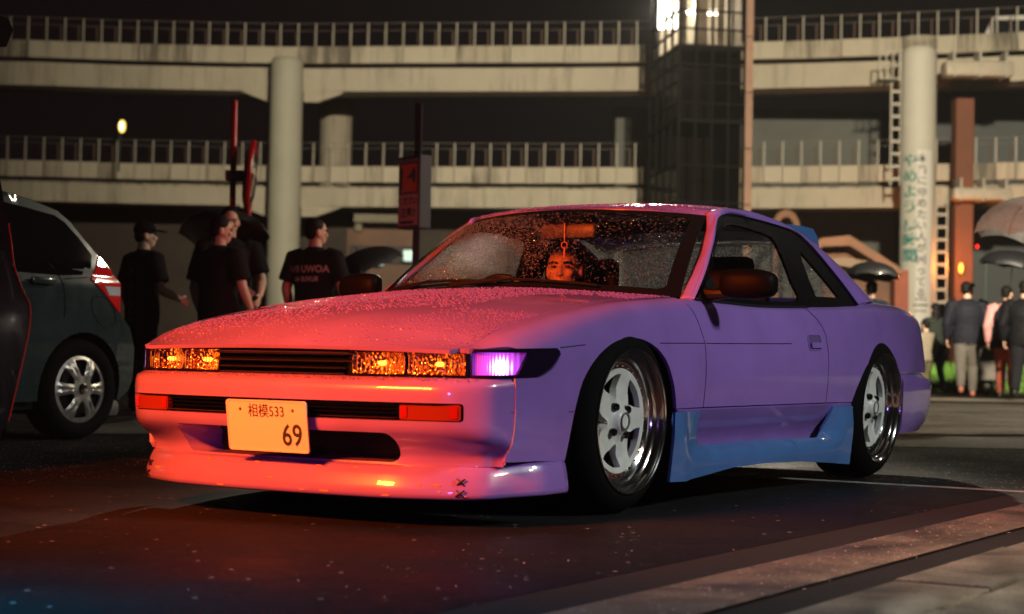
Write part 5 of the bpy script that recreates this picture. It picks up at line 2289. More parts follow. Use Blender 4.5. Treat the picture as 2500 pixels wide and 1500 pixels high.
# ---------------------------------------------------------------- wheels
def face_h(r):
    return lerp_tab([(0.0, -0.030), (0.030, -0.030), (0.036, -0.034), (0.044, -0.046), (0.075, -0.058), (0.12, -0.060), (0.150, -0.055), (0.170, -0.052)], r)[0]


def build_wheel(camber, xc, yc, zc, side, k=1.0):
    w = empty('wheel', (xc, side * yc, zc))
    w.parent = car
    # local: z axis = outward
    R = Matrix.Rotation(rad(-90) * side, 4, 'X')
    w.matrix_local = Matrix.Translation((xc, side * yc, zc)) @ Matrix.Rotation(rad(camber) * side, 4, 'X') @ R @ Matrix.Rotation(rad(0 if side > 0 else 180), 4, 'Z') @ Matrix.Scale(k, 4)
    mb = MB()
    mb.lathe([(0.236, -0.006), (0.246, -0.004), (0.262, -0.010), (0.282, -0.024), (0.293, -0.040), (0.301, -0.056), (0.304, -0.075), (0.305, -0.12), (0.305, -0.19), (0.298, -0.225), (0.27, -0.25), (0.236, -0.245)], 72)
    mb.build('tyre', RUBBER, w, smooth=True, sharp=40)
    gr = MB()
    for k in range(36):
        a = 2 * pi * k / 36
        for (h0, h1, da) in ((-0.075, -0.12, 0.12), (-0.14, -0.20, -0.12)):
            gr.tube([Vector((0.3045 * cos(a + da * t), 0.3045 * sin(a + da * t), h0 + (h1 - h0) * t)) for t in (0, .33, .66, 1)], 0.0035, 4)
    gr.build('tread_grooves', mat('groove', (0.002, 0.002, 0.002), 1.0), w)['kind'] = 'stuff'
    mb = MB()
    mb.lathe([(0.2375, -0.004), (0.2375, 0.0), (0.234, 0.0015), (0.230, -0.001), (0.2285, -0.006), (0.224, -0.010), (0.218, -0.020), (0.216, -0.026), (0.2145, -0.028), (0.205, -0.033), (0.202, -0.038), (0.199, -0.050), (0.1925, -0.055), (0.176, -0.0565), (0.171, -0.0565)], 96)
    mb.lathe([(0.236, -0.006), (0.20, -0.06), (0.19, -0.2), (0.235, -0.24)], 48)
    mb.build('rim_lip', CHROME, w, smooth=True, sharp=30)
    # star face with five windows
    outer = [(0.1715 * cos(2 * pi * k / 80), 0.1715 * sin(2 * pi * k / 80)) for k in range(80)]
    holes = []
    for k in range(5):
        a0 = rad(3 + 72 * k)
        hp = []
        for j in range(9):
            b = rad(-21 + 42 * j / 8)
            hp.append((0.153, b * 1.12))
        hp += [(0.135, rad(21.5)), (0.105, rad(12)), (0.080, rad(4)), (0.080, rad(-4)), (0.105, rad(-12)), (0.135, rad(-21.5))]
        holes.append([(r * cos(a0 + b), r * sin(a0 + b)) for r, b in hp])
    sgnz = 1

    def ff(x, y):
        r = hypot(x, y)
        a = math.degrees(atan2(y, x)) - 3 + 36
        am = abs((a % 72) - 36)       # 0 = spoke centre line
        ridge = 0.010 * max(0, 1 - am / 14.0) * sstep(0.06, 0.09, r) * (1 - sstep(0.135, 0.16, r))
        return Vector((x, y, face_h(r) + ridge))
    ff_ = ff
    panel('wheel_face', outer, ff_, RIMWHITE, w, holes=holes, step=0.008, thick=0.022, out=(0, 0, 1))
    mb = MB()
    for k in range(30):
        a = 2 * pi * k / 30
        mb.lathe([(0.0002, 0.006), (0.003, 0.005), (0.0042, 0.0)], 6, Matrix.Translation((0.1815 * cos(a), 0.1815 * sin(a), -0.0565)))
    mb.build('rivets', CHROME, w)['kind'] = 'stuff'
    mb = MB()
    mb.lathe([(0.0005, -0.032), (0.021, -0.032), (0.0245, -0.026), (0.030, -0.0265)], 28)
    mb.build('centre_cap', mat('cap_grey', (0.28, 0.30, 0.29), 0.3, 0.6), w, smooth=True)
    for k in range(4):
        a = rad(38 + 90 * k)
        mb = MB()
        cx, cy = 0.058 * cos(a), 0.058 * sin(a)
        mb.lathe([(0.0005, -0.036), (0.010, -0.037), (0.0135, -0.042), (0.014, -0.075)], 12, Matrix.Translation((cx, cy, 0)))
        mb.build('lug_recess', GLOSSBLK, w, smooth=True)
    mb = MB()
    mb.lathe([(0.0005, -0.105), (0.14, -0.105), (0.14, -0.125), (0.0005, -0.125)], 40)
    mb.build('brake_disc', BLACK, w, smooth=True)
    mb = MB()
    mb.lathe([(0.0005, -0.16), (0.19, -0.16)], 30)
    mb.build('wheel_back', BLACK, w)
    return w


build_wheel(-1.2, 0.0, 0.808, 0.3235, 1, 1.06)
build_wheel(-1.2, 0.0, 0.808, 0.3235, -1, 1.06)
build_wheel(-2.6, -2.475, 0.806, 0.329, 1, 1.08)
build_wheel(-2.6, -2.475, 0.806, 0.329, -1, 1.08)


# ---------------------------------------------------------------- rain beads standing on the upper panels
BEAD = mat('rain_bead', (0.30, 0.165, 0.58), 0.06, coat=1.0, coatr=0.02, ior=1.33)
BEAD.node_tree.nodes['Principled BSDF'].inputs['Transmission Weight'].default_value = 0.35


GBEAD = mat('glass_rain_bead', (0.92, 0.90, 0.86), 0.05, ior=1.33, trans=0.55)
WBEAD = mat('windscreen_rain_bead', (0.95, 0.95, 0.95), 0.03, ior=1.33, trans=0.93)


def beads(name, n, sampler, seed, rmin, rmax, parent, m=None):
    rnd = random.Random(seed)
    vs, fs = [], []
    k = 0
    while k < n:
        q = sampler(rnd)
        if q is None:
            continue
        p, nr = q
        k += 1
        r = rmin + (rmax - rmin) * rnd.random() ** 2.2
        t1 = nr.cross(Vector((1, 0, 0))).normalized()
        t2 = nr.cross(t1)
        b = len(vs)
        a0 = rnd.random() * 6.28
        for rr, hh in ((1.0, -0.02), (0.72, 0.48)):
            for j in range(6):
                a = a0 + pi * j / 3
                w_ = r * rr
                vs.append(p + t1 * (w_ * cos(a)) + t2 * (w_ * sin(a)) + nr * (hh * r))
        vs.append(p + nr * (0.66 * r))
        for j in range(6):
            fs.append((b + j, b + (j + 1) % 6, b + 6 + (j + 1) % 6, b + 6 + j))
            fs.append((b + 6 + j, b + 6 + (j + 1) % 6, b + 12))
    me = bpy.data.meshes.new(name)
    me.from_pydata([tuple(v) for v in vs], [], fs)
    me.shade_smooth()
    o = link(name, me, m or BEAD, parent)
    o['kind'] = 'stuff'
    return o


def patch(x, y, f=3.1, lo=-0.35):
    v = sin(f * x + 1.3 * sin(2.1 * y + 0.7)) * cos(f * 1.3 * y + 0.9 * sin(1.7 * x)) + 0.5 * sin(7.3 * x + 2 * y) * cos(5.1 * y - x)
    return v > lo


def on_body(f, u, v, e=0.004):
    p = Vector(f(u, v))
    a = Vector(f(u + e, v)) - p
    b = Vector(f(u, v + e)) - p
    nr = a.cross(b).normalized()
    if nr.z < 0:
        nr = -nr
    return p, nr


def s_hood(rnd):
    x = rnd.uniform(-0.50, 0.85)
    v = rnd.uniform(-hv, hv)
    if x < -0.28 - 0.24 * (v / hv) ** 2 + 0.01:
        return None
    p, nr = on_body(fm, x, v)
    if not patch(p.x, p.y, lo=-0.30 + 0.5 * rnd.random() ** 3) or (x > 0.74 and rnd.random() < .8):
        return None
    return p, nr


def s_roof(rnd):
    x = rnd.uniform(-1.95, -0.92)
    y = rnd.uniform(-0.54, 0.54)
    if not inside((x, y), ro):
        return None
    return on_body(roofz, x, y)


def s_boot(rnd):
    return on_body(fm, rnd.uniform(-3.38, -2.88), rnd.uniform(-hv, hv))


def s_bump(rnd):
    p = fbump(rnd.uniform(-uy(.62), uy(.70)), rnd.uniform(0.462, 0.472))
    return p, Vector((0.3, 0, 1)).normalized()


beads('hood_rain_beads', 9500, s_hood, 1, 0.0016, 0.0055, car)
beads('roof_rain_beads', 5000, s_roof, 2, 0.002, 0.006, car)
beads('boot_rain_beads', 1400, s_boot, 3, 0.002, 0.006, car)
beads('bumper_rain_beads', 350, s_bump, 4, 0.0015, 0.004, car)


def s_wind(rnd):
    a = rnd.uniform(-0.91, 0.91)
    v = rnd.uniform(0.08, 0.93)
    dens = 0.25 + 0.75 * sstep(0.1, -0.6, a)
    # wiped arc on the driver's side keeps a drier fan
    rr_ = hypot((a + 0.55) * 0.9, v + 0.05)
    if 0.30 < rr_ < 0.62 and a < 0.1:
        dens *= 0.35
    if 0.64 < rr_ < 0.95 and a < 0.2:
        dens = 1.0
    if rnd.random() > dens:
        return None
    return on_body(wsf, a, v)


def s_right(rnd):
    x = rnd.uniform(-1.63, -0.75)
    z = rnd.uniform(0.79, 1.10)
    if not inside((x, z), dwin):
        return None
    p = gside(-0.008)(x, z)
    return Vector((p.x, -p.y, p.z)), Vector((0, -0.93, 0.37))


def s_rq(rnd):
    x = rnd.uniform(-2.17, -1.83)
    z = rnd.uniform(0.82, 1.04)
    if not inside((x, z), qwin):
        return None
    p = gside(-0.008)(x, z)
    return Vector((p.x, -p.y, p.z)), Vector((0, -0.93, 0.37))


def s_rear(rnd):
    j = rnd.uniform(0.5, 19.4)
    i = rnd.uniform(0.4, 9.4)
    a, b_ = int(j), int(i)
    p = rg[a][b_].lerp(rg[a + 1][b_], j - a).lerp(rg[a][b_ + 1].lerp(rg[a + 1][b_ + 1], j - a), i - b_)
    return p, Vector((-0.55, 0, 0.84))


beads('windscreen_rain_beads', 6500, s_wind, 5, 0.0012, 0.0036, car, WBEAD)
beads('side_window_rain_beads', 3600, s_right, 6, 0.0016, 0.0045, car, GBEAD)
beads('quarter_window_rain_beads', 700, s_rq, 7, 0.0016, 0.0045, car, GBEAD)
beads('rear_screen_rain_beads', 7000, s_rear, 8, 0.0018, 0.005, car, GBEAD)
# ================================================================ the two dark vehicles parked beside the coupe
TEALP = mat('dark_teal_paint', (0.016, 0.032, 0.034), 0.30, coat=0.8, noise=(4, .1))
BLKP = mat('black_paint', (0.003, 0.003, 0.0035), 0.3, spec=0.2, coat=0.25)
VGLASS = mat('tinted_glass', (0.004, 0.004, 0.005), 0.05, coat=0.3)
HUBSIL = mat('hubcap_silver', (0.45, 0.42, 0.38), 0.35, 0.7, noise=(15, .15))


def hubcap_wheel(root, x, y, z, R=0.30, s=1):
    w = empty('wheel', (x, y, z))
    w.parent = root
    w.rotation_euler = (rad(-90) * s, 0, 0)
    mb = MB()
    mb.lathe([(0.20, -.01), (0.215, .0), (0.25, .004), (0.285, -.012), (R, -.05), (R, -.18), (0.2, -.2)], 56)
    mb.build('tyre', RUBBER, w, smooth=True, sharp=45)
    outer = [(0.203 * cos(2 * pi * k / 72), 0.203 * sin(2 * pi * k / 72)) for k in range(72)]
    holes = []
    for k in range(6):
        a0 = rad(30 + 60 * k)
        hp = [(0.175, rad(-16 + 32 * j / 6)) for j in range(7)] + [(0.13, rad(15)), (0.085, rad(11)), (0.07, rad(0)), (0.085, rad(-11)), (0.13, rad(-15))]
        holes.append([(r * cos(a0 + b), r * sin(a0 + b)) for r, b in hp])

    def ff(px, py):
        r = hypot(px, py)
        a = (math.degrees(atan2(py, px)) % 60)
        am = abs(a - (0 if a < 30 else 60))
        return Vector((px, py, 0.012 - 0.03 * (r / .2) ** 2 + 0.012 * max(0, 1 - abs(am - 7) / 7) * sstep(.05, .09, r) * (1 - sstep(.15, .19, r))))
    panel('hubcap', outer, ff, HUBSIL, w, holes=holes, step=.012, thick=.012, out=(0, 0, 1))
    mb = MB()
    mb.lathe([(.001, .026), (.026, .024), (.034, .012)], 20)
    mb.build('hub_badge', CHROME, w, smooth=True)
    mb = MB()
    mb.lathe([(.001, -.05), (.2, -.05)], 24)
    mb.build('wheel_back', BLACK, w)
    return w


def local_root(name, x, y, label, cat):
    return empty(name, car_w(x, y, 0), CAR_ROT, label, cat)


hb = local_root('hatchback', -2.06, -3.95, 'dark teal hatchback with red tail lamp and silver hubcap', 'car')


def hy(x, z):
    r = -0.30 * max(0.0, z - 0.93) - 0.05 * max(0, 0.45 - z) ** 2 * 4
    if x < 0.15:
        r -= 0.04 * ((0.15 - x) / 0.6) ** 2.2
    r -= 0.02 * ((z - 0.7) / 0.4) ** 2 if z < 1.0 else 0
    return r


def hmap(off=0.0):
    return lambda x, z: Vector((x, hy(x, z) + off, z))


rear_prof = [(-0.35, .23), (-0.43, .29), (-0.455, .36), (-0.45, .55), (-0.40, .67), (-0.315, .74), (-0.30, .93), (-0.14, 1.10), (-0.04, 1.20), (0.04, 1.29), (0.13, 1.35), (0.37, 1.41), (0.9, 1.47), (1.5, 1.47), (1.9, 1.38), (2.5, 0.98), (3.25, .86), (3.35, .6), (3.3, .23)]
archh = [(0.335 * cos(rad(a)), 0.30 + 0.335 * sin(rad(a))) for a in range(-12, 193, 12)]
ob = [(3.3, .2), (2.9, .2), (2.87, .5), (2.55, .64), (2.2, .5), (2.17, .2)] + [(x, z) for x, z in archh if z > .2]
ob += rear_prof
panel('body_side', ob, hmap(), TEALP, hb, step=.045, thick=.02, out=(0, 1, 0))
panel('body_side', ob, lambda x, z: Vector((x, -1.64 - hy(x, z), z)), TEALP, hb, step=.06, thick=.02, out=(0, -1, 0))
# roof, tail and nose skin
sk_ = []
for x, z in smooth_poly(rear_prof, 3):
    y0 = hy(x, z)
    sk_.append([Vector((x - (0.02 if x < 0 else 0) * sin(pi * t), y0 + (-1.64 - 2 * y0) * t, z + 0.03 * sin(pi * t) * (1 if z > 1.2 else 0))) for t in [i / 10 for i in range(11)]])
loft('body_shell', sk_, TEALP, hb)
panel('side_window', [(0.20, .965), (0.02, .975), (-0.06, 1.02), (-0.085, 1.10), (0.0, 1.20), (0.09, 1.285), (0.16, 1.32), (0.37, 1.35), (0.9, 1.41), (1.5, 1.41), (1.85, 1.33), (2.3, 1.0)], hmap(.004), VGLASS, hb, step=.05, thick=.004, out=(0, 1, 0))
tlm = mat('tail_lamp_red', (0.5, 0.008, 0.01), 0.12, coat=.6, emit=(1, .02, .015), estr=.10)
panel('tail_lamp', [(-0.05, .955), (-0.10, 1.02), (-0.145, 1.095), (-0.23, 1.01), (-0.298, .935), (-0.295, .85), (-0.29, .76), (-0.22, .82), (-0.15, .88)], hmap(.010), tlm, hb, step=.025, thick=.01, out=(0, 1, 0))
panel('reverse_lamp', [(-0.15, .915), (-0.285, .915), (-0.29, .862), (-0.19, .862)], hmap(.014), mat('clear_lens', (.6, .62, .6), .15, coat=.6), hb, step=.025, thick=.006, out=(0, 1, 0))
fo_ = smooth_poly([(-0.055, .84), (-0.06, .76), (-0.12, .69), (-0.2, .665), (-0.255, .70), (-0.24, .78), (-0.16, .85)], 4, closed=True)
mb = MB()
mb.tube([hmap(.001)(x, z) for x, z in fo_] + [hmap(.001)(*fo_[0])], .003, 5)
mb.build('fuel_flap_gap', BLACK, hb)
for seg in ([(0.30, 1.05), (0.21, .97), (0.17, .86), (0.17, .72)], [(-0.23, .55), (-0.275, .62), (-0.30, .70)], [(0.17, .945), (-.03, .962)]):
    mb = MB()
    mb.tube([hmap(.001)(x, z) for x, z in smooth_poly(seg, 5)], .003, 5)
    mb.build('panel_gap', BLACK, hb)
hh_ = MB()
hh_.bbox(.26, .44, .0, .03, .905, .945, .012)
hh_.build('door_handle', TEALP, hb, smooth=True)
MB().bbox(-.475, -.30, -1.4, -.20, .235, .50, .05).build('rear_bumper', TEALP, hb, smooth=True)
MB().bbox(-.47, -.28, -1.4, -.16, .12, .232, .04).build('diffuser', mat('grey_valance', (.12, .105, .10), .6, noise=(8, .2)), hb, smooth=True)
hubcap_wheel(hb, 0, -.02, .30)
hubcap_wheel(hb, 2.55, -.02, .30)
hubcap_wheel(hb, 0, -1.62, .30, s=-1)
hubcap_wheel(hb, 2.55, -1.62, .30, s=-1)
MB().box(-.3, 3.2, -1.55, -.12, .18, .34).build('underbody', BLACK, hb)

# tall black van, its rear corner at the frame edge
vn = local_root('black_van', -0.24, -2.2, 'tall black van with rear roof spoiler parked beside the hatchback', 'van')
vprof = [(0.62, .12), (0.36, .13), (0.31, .22), (0.245, .42), (0.195, .58), (0.18, .66), (0.185, .73), (0.235, .79), (0.30, .90), (0.335, 1.08), (0.36, 1.24), (0.40, 1.42), (0.43, 1.60), (0.46, 1.80), (0.52, 1.90), (1.4, 1.97), (3.0, 1.95), (3.6, 1.6), (4.1, 1.05), (4.4, .9), (4.45, .3), (4.3, .15)]


def vy(x, z):
    return -0.10 * max(0.0, z - 1.0) - 0.10 * max(0, (0.55 - x)) ** 2 * 3


warch = [(1.10 + 0.36 * cos(rad(a)), .33 + .36 * sin(rad(a))) for a in range(-25, 206, 15)]
vo = [(4.3, .15), (4.0, .15), (3.9, .5), (3.6, .68), (3.3, .5), (3.2, .15)] + [(x, z) for x, z in warch] + vprof[:-1]
panel('body_side', vo, lambda x, z: Vector((x, vy(x, z), z)), BLKP, vn, step=.07, thick=.03, out=(0, 1, 0))
panel('body_side', vo, lambda x, z: Vector((x, -1.68 - vy(x, z), z)), BLKP, vn, step=.1, thick=.03, out=(0, -1, 0))
rows = []
for x, z in smooth_poly(vprof, 3):
    y0 = vy(x, z)
    rows.append([Vector((x - (.05 * sin(pi * t) if x < 1 else 0), y0 + (-1.68 - 2 * y0) * t, z)) for t in [i / 8 for i in range(9)]])
loft('body_shell', rows, BLKP, vn)
panel('side_window', [(.50, 1.12), (.56, 1.70), (1.4, 1.74), (2.9, 1.72), (3.3, 1.45), (3.6, 1.12)], lambda x, z: Vector((x, vy(x, z) + .004, z)), VGLASS, vn, step=.1, thick=.004, out=(0, 1, 0))
sp_ = []
for j in range(9):
    y = -.06 - 1.56 * j / 8
    sp_.append([Vector((x, y, z)) for x, z in ((.62, 1.945), (.40, 1.985), (.32, 1.975), (.295, 1.93), (.33, 1.85), (.55, 1.82))])
loft('roof_spoiler', sp_, BLKP, vn, closed=True)
MB().add(sp_[0], [tuple(range(6))]).build('spoiler_end', BLKP, vn)
tr_ = MB()
tr_.tube([Vector((x - .006, vy(x, z) + .003, z)) for x, z in smooth_poly([(.335, 1.08), (.30, .90), (.235, .79), (.185, .73), (.18, .66), (.195, .58), (.245, .42), (.31, .22)], 4)], .0035, 6)
tr_.build('edge_trim', mat('red_trim', (.10, .006, .012), .25, coat=.7), vn)
hubcap_wheel(vn, 1.10, -.03, .33, R=.33)
hubcap_wheel(vn, 3.60, -.03, .33, R=.33)
hubcap_wheel(vn, 1.10, -1.65, .33, R=.33, s=-1)
hubcap_wheel(vn, 3.60, -1.65, .33, R=.33, s=-1)
MB().box(.5, 4.2, -1.6, -.1, .2, .4).build('underbody', BLACK, vn)

# ================================================================ people
def evaluated(o):
    dg = bpy.context.evaluated_depsgraph_get()
    me = bpy.data.meshes.new_from_object(o.evaluated_get(dg))
    return me


def remeshed(name, mbv, material, parent, voxel, smooth_it=4):
    me = bpy.data.meshes.new(name)
    me.from_pydata([tuple(v) for v in mbv.v], [], mbv.f)
    bm = bmesh.new()
    bm.from_mesh(me)
    bmesh.ops.recalc_face_normals(bm, faces=bm.faces)
    bm.to_mesh(me)
    bm.free()
    o = bpy.data.objects.new(name, me)
    COL.objects.link(o)
    md = o.modifiers.new('r', 'REMESH')
    md.mode = 'VOXEL'
    md.voxel_size = voxel
    if smooth_it:
        sm = o.modifiers.new('s', 'SMOOTH')
        sm.iterations = smooth_it
        sm.factor = 0.5
    me2 = evaluated(o)
    bpy.data.objects.remove(o)
    me2.name = name
    me2.shade_smooth()
    return link(name, me2, material, parent)


def ell(mb, c, r, n=14, m=10, M=None):
    """closed ellipsoid"""
    c = Vector(c)
    vs = []
    for i in range(m + 1):
        ph = -pi / 2 + pi * i / m
        for k in range(n):
            th = 2 * pi * k / n
            v = Vector((r[0] * cos(ph) * cos(th), r[1] * cos(ph) * sin(th), r[2] * sin(ph)))
            if M is not None:
                v = M @ v
            vs.append(c + v)
    fs = []
    for i in range(m):
        for k in range(n):
            fs.append((i * n + k, i * n + (k + 1) % n, (i + 1) * n + (k + 1) % n, (i + 1) * n + k))
    mb.add(vs, fs)


def rings(mb, L, n=20, p=2.3):
    """closed loft through (centre, rx, ry, yaw)"""
    vs = []
    for c, rx, ry, yaw in L:
        c = Vector(c)
        for k in range(n):
            th = 2 * pi * k / n
            x = rx * math.copysign(abs(cos(th)) ** (2 / p), cos(th))
            y = ry * math.copysign(abs(sin(th)) ** (2 / p), sin(th))
            vs.append(c + Vector((x * cos(yaw) - y * sin(yaw), x * sin(yaw) + y * cos(yaw), 0)))
    fs = [(i * n + k, i * n + (k + 1) % n, (i + 1) * n + (k + 1) % n, (i + 1) * n + k) for i in range(len(L) - 1) for k in range(n)]
    fs.append(tuple(range(n - 1, -1, -1)))
    fs.append(tuple(range((len(L) - 1) * n, len(L) * n)))
    mb.add(vs, fs)


SKIN = mat('skin', (0.50, 0.30, 0.22), 0.55, noise=(20, .08))
HAIR = mat('black_hair', (0.006, 0.005, 0.005), 0.6, spec=.15, bump=(90, .5, .01))
EYED = mat('eye_dark', (0.012, 0.01, 0.01), 0.2)
CLOTH = {}


def cloth(name, col, rough=.9):
    return mat(name, col, rough, spec=.08, noise=(6, .2), bump=(14, .6, .02))


def head_shape(mb, c, yaw, tilt=0.0, s=1.0):
    """skull, jaw, nose, ears; c = centre of skull; face looks along local +y rotated by yaw"""
    R = Matrix.Rotation(yaw, 3, 'Z') @ Matrix.Rotation(tilt, 3, 'X')

    def e(p, r):
        ell(mb, Vector(c) + R @ (Vector(p) * s), [q * s for q in r], 18, 14, R)
    e((0, -.008, .030), (.076, .096, .088))
    e((0, .018, -.030), (.066, .076, .080))
    e((0, .038, -.078), (.045, .048, .036))
    e((0, .090, -.012), (.012, .014, .026))
    e((0, .102, -.030), (.015, .013, .011))
    e((0, .082, .030), (.050, .012, .010))
    e((0, .084, -.062), (.024, .010, .007))
    e((0, .082, -.073), (.020, .010, .006))
    for sx in (-1, 1):
        e((sx * .077, -.012, -.012), (.011, .022, .034))
        e((sx * .040, .070, -.022), (.022, .020, .018))
    return R


def hand(mb, wrist, d, up, s=1.0, curl=.35, side=1):
    """palm with five fingers; d = pointing direction, up = back-of-hand normal"""
    d = Vector(d).normalized()
    up = Vector(up)
    a = d.cross(up).normalized() * side
    n = a.cross(d).normalized() * side
    w = Vector(wrist)
    M = Matrix((a, d, n)).transposed()
    ell(mb, w + d * .045 * s, (.040 * s, .052 * s, .016 * s), 12, 8, M)
    for k, (off, ln) in enumerate(((-.030, .062), (-.010, .074), (.011, .069), (.030, .054))):
        b = w + d * .082 * s + a * off * s
        p1 = b + (d * cos(curl) - n * sin(curl)) * ln * .5 * s
        p2 = p1 + (d * cos(curl * 2.2) - n * sin(curl * 2.2)) * ln * .5 * s
        mb.tube([b - d * .02 * s, b, p1, p2], [.0095 * s, .0095 * s, .0085 * s, .0065 * s], 8)
    b = w + d * .025 * s - a * .034 * s
    p1 = b + (d * .75 - a * .6 - n * .2).normalized() * .035 * s
    p2 = p1 + (d * .95 - a * .15 - n * .3).normalized() * .030 * s
    mb.tube([b + a * .02 * s, b, p1, p2], [.012 * s, .012 * s, .010 * s, .0075 * s], 8)


def person(loc, yaw, label, H=1.72, top=None, legs=None, shoes=None, sleeve='short', head_yaw=0.0, head_tilt=0.0,
           larm=None, rarm=None, hair='short', hat=None, stride=.0, lean=0.0, skirt=None, build=1.0, group=None, vest=None, sleeve_mat=None, legs_on=True):
    """yaw: facing direction angle; local +y forward, +x right.  larm/rarm: (elbow offset, wrist offset) from shoulder"""
    s = H / 1.75
    root = empty('person', loc, yaw - pi / 2, label, 'person', group)
    B = build
    top = top or cloth('black_cotton', (.010, .009, .010))
    legs = legs or cloth('dark_trousers', (.014, .014, .018))
    shoes = shoes or mat('dark_shoe', (.012, .012, .012), .5)
    sh = Vector((0, lean * .5, 1.42))
    hipz = .93
    # ------- shirt
    mb = MB()
    rings(mb, [((0, 0, .80), .175 * B, .120 * B, 0), ((0, 0, .93), .178 * B, .125 * B, 0), ((0, lean * .2, 1.08), .168 * B, .115 * B, 0), ((0, lean * .35, 1.24), .188 * B, .125 * B, 0), ((0, lean * .45, 1.36), .200 * B, .118 * B, 0), ((0, lean * .5, 1.43), .170 * B, .090 * B, 0), ((0, lean * .52, 1.475), .085, .075, 0), ((0, lean * .53, 1.495), .062, .062, 0)])
    arms = {}
    for sx, spec in ((-1, larm), (1, rarm)):
        S = Vector((sx * .190 * B, lean * .45, 1.395))
        eo, wo = spec or ((sx * .07, -.03, -.28), (sx * .06, .05, -.52))
        E = S + Vector(eo)
        Wr = S + Vector(wo)
        arms[sx] = (S, E, Wr)
        if sleeve == 'short':
            m_ = S.lerp(E, .78)
            mb.tube([S - Vector((sx * .06, 0, 0)), S, S.lerp(E, .4), m_], [.085 * B, .084 * B, .082 * B, .088 * B], 12)
        else:
            mb.tube([S - Vector((sx * .06, 0, 0)), S, S.lerp(E, .5), E, E.lerp(Wr, .6), E.lerp(Wr, .97)], [.085 * B, .080 * B, .068 * B, .060 * B, .052 * B, .044 * B], 12)
    for v in mb.v:
        v *= s
    remeshed('shirt' if sleeve == 'short' else 'jacket', mb, top, root, .014)
    if vest:
        mv = MB()
        rings(mv, [((0, 0, .78), .185 * B, .130 * B, 0), ((0, 0, .93), .187 * B, .134 * B, 0), ((0, lean * .2, 1.08), .178 * B, .125 * B, 0), ((0, lean * .35, 1.24), .196 * B, .134 * B, 0), ((0, lean * .45, 1.36), .185 * B, .126 * B, 0), ((0, lean * .5, 1.45), .13 * B, .09 * B, 0)])
        for v in mv.v:
            v *= s
        remeshed('vest', mv, vest, root, .014)
    # ------- trousers
    if legs_on:
        mb = MB()
        rings(mb, [((0, 0, .99), .160 * B, .110 * B, 0), ((0, 0, .90), .172 * B, .122 * B, 0), ((0, 0, .80), .165 * B, .118 * B, 0)])
        feet = []
        for sx in (-1, 1):
            st = stride * sx
            hip = Vector((sx * .085, 0, .86))
            knee = Vector((sx * .095, st * .55 + (.05 if stride else 0), .48))
            ank = Vector((sx * .10, st * 1.0 - (.06 if st < 0 else 0), .09 + (.06 if st < 0 and stride else 0)))
            feet.append(ank)
            mb.tube([hip, hip.lerp(knee, .5), knee, knee.lerp(ank, .5), ank], [.098 * B, .088 * B, .070 * B, .064 * B, .060], 14)
        if skirt:
            rings(mb, [((0, 0, .95), .165 * B, .115 * B, 0), ((0, 0, .7), .23 * B, .18 * B, 0), ((0, 0, .28), .30 * B, .25 * B, 0)])
        for v in mb.v:
            v *= s
        remeshed('skirt' if skirt else 'trousers', mb, skirt or legs, root, .016)
        for ank in feet:
            mb = MB()
            dz = -.045
            ell(mb, Vector((ank.x, ank.y + .06, .038 + (ank.z - .09))) * s, (.046 * s, .130 * s, .038 * s), 14, 10)
            ell(mb, Vector((ank.x, ank.y - .01, .06 + (ank.z - .09))) * s, (.044 * s, .058 * s, .060 * s), 12, 8)
            remeshed('shoe', mb, shoes, root, .010, 2)
    # ------- body (skin): head, neck, arms and hands in one surface
    mb = MB()
    hc = Vector((0, lean * .55 + .02, 1.625))
    mb.tube([Vector((0, lean * .5 - .005, 1.42)), hc + Vector((0, -.012, -.07))], [.062, .056], 14)
    Rm = head_shape(mb, hc, head_yaw, head_tilt)
    for sx in (-1, 1):
        S, E, Wr = arms[sx]
        mb.tube([S.lerp(E, .5), E, E.lerp(Wr, .35), Wr], [.046 * B, .042 * B, .041 * B, .028], 12)
        d = (Wr - E).normalized()
        hand(mb, Wr, d, Vector((sx, 0, 0.2)), 1.0, .45, side=sx)
    for v in mb.v:
        v *= s
    body = remeshed('body', mb, SKIN, root, .0065, 3)

    def hp(p):
        return (hc + Rm @ Vector(p)) * s
    # eyes and brows
    for sx in (-1, 1):
        mb = MB()
        ell(mb, hp((sx * .031, .0855, .004)), (.013 * s, .007 * s, .006 * s), 10, 6, Rm)
        mb.build('eye', EYED, root, smooth=True)
        mb = MB()
        mb.tube([hp((sx * .014, .093, .020)), hp((sx * .034, .090, .026)), hp((sx * .054, .075, .019))], .0042 * s, 6)
        mb.build('eyebrow', HAIR, root)
    # hair
    mb = MB()
    if hair == 'short':
        ell(mb, hp((0, -.020, .045)), (.084 * s, .094 * s, .086 * s), 20, 14, Rm)
        ell(mb, hp((0, -.055, -.010)), (.074 * s, .052 * s, .062 * s), 16, 10, Rm)
    elif hair == 'long':
        ell(mb, hp((0, -.020, .042)), (.088 * s, .100 * s, .090 * s), 20, 14, Rm)
        ell(mb, hp((0, -.055, -.08)), (.092 * s, .062 * s, .14 * s), 16, 12, Rm)
        ell(mb, hp((0, -.070, -.20)), (.085 * s, .045 * s, .14 * s), 16, 12, Rm)
    elif hair == 'locs':
        ell(mb, hp((0, -.026, .046)), (.086 * s, .092 * s, .088 * s), 20, 14, Rm)
        for k in range(22):
            a = rad(200 + 140 * k / 21) if k % 2 else rad(190 + 160 * k / 21)
            p0 = hp((.070 * cos(a) * 1.0, .075 * sin(a), .07))
            p1 = hp((.095 * cos(a), .10 * sin(a), .0))
            p2 = hp((.10 * cos(a), .105 * sin(a) - .01, -.10 - .03 * (k % 3)))
            mb.tube([p0, p1, p2], [.012 * s, .012 * s, .008 * s], 7)
    remeshed('hair', mb, HAIR, root, .009, 2)
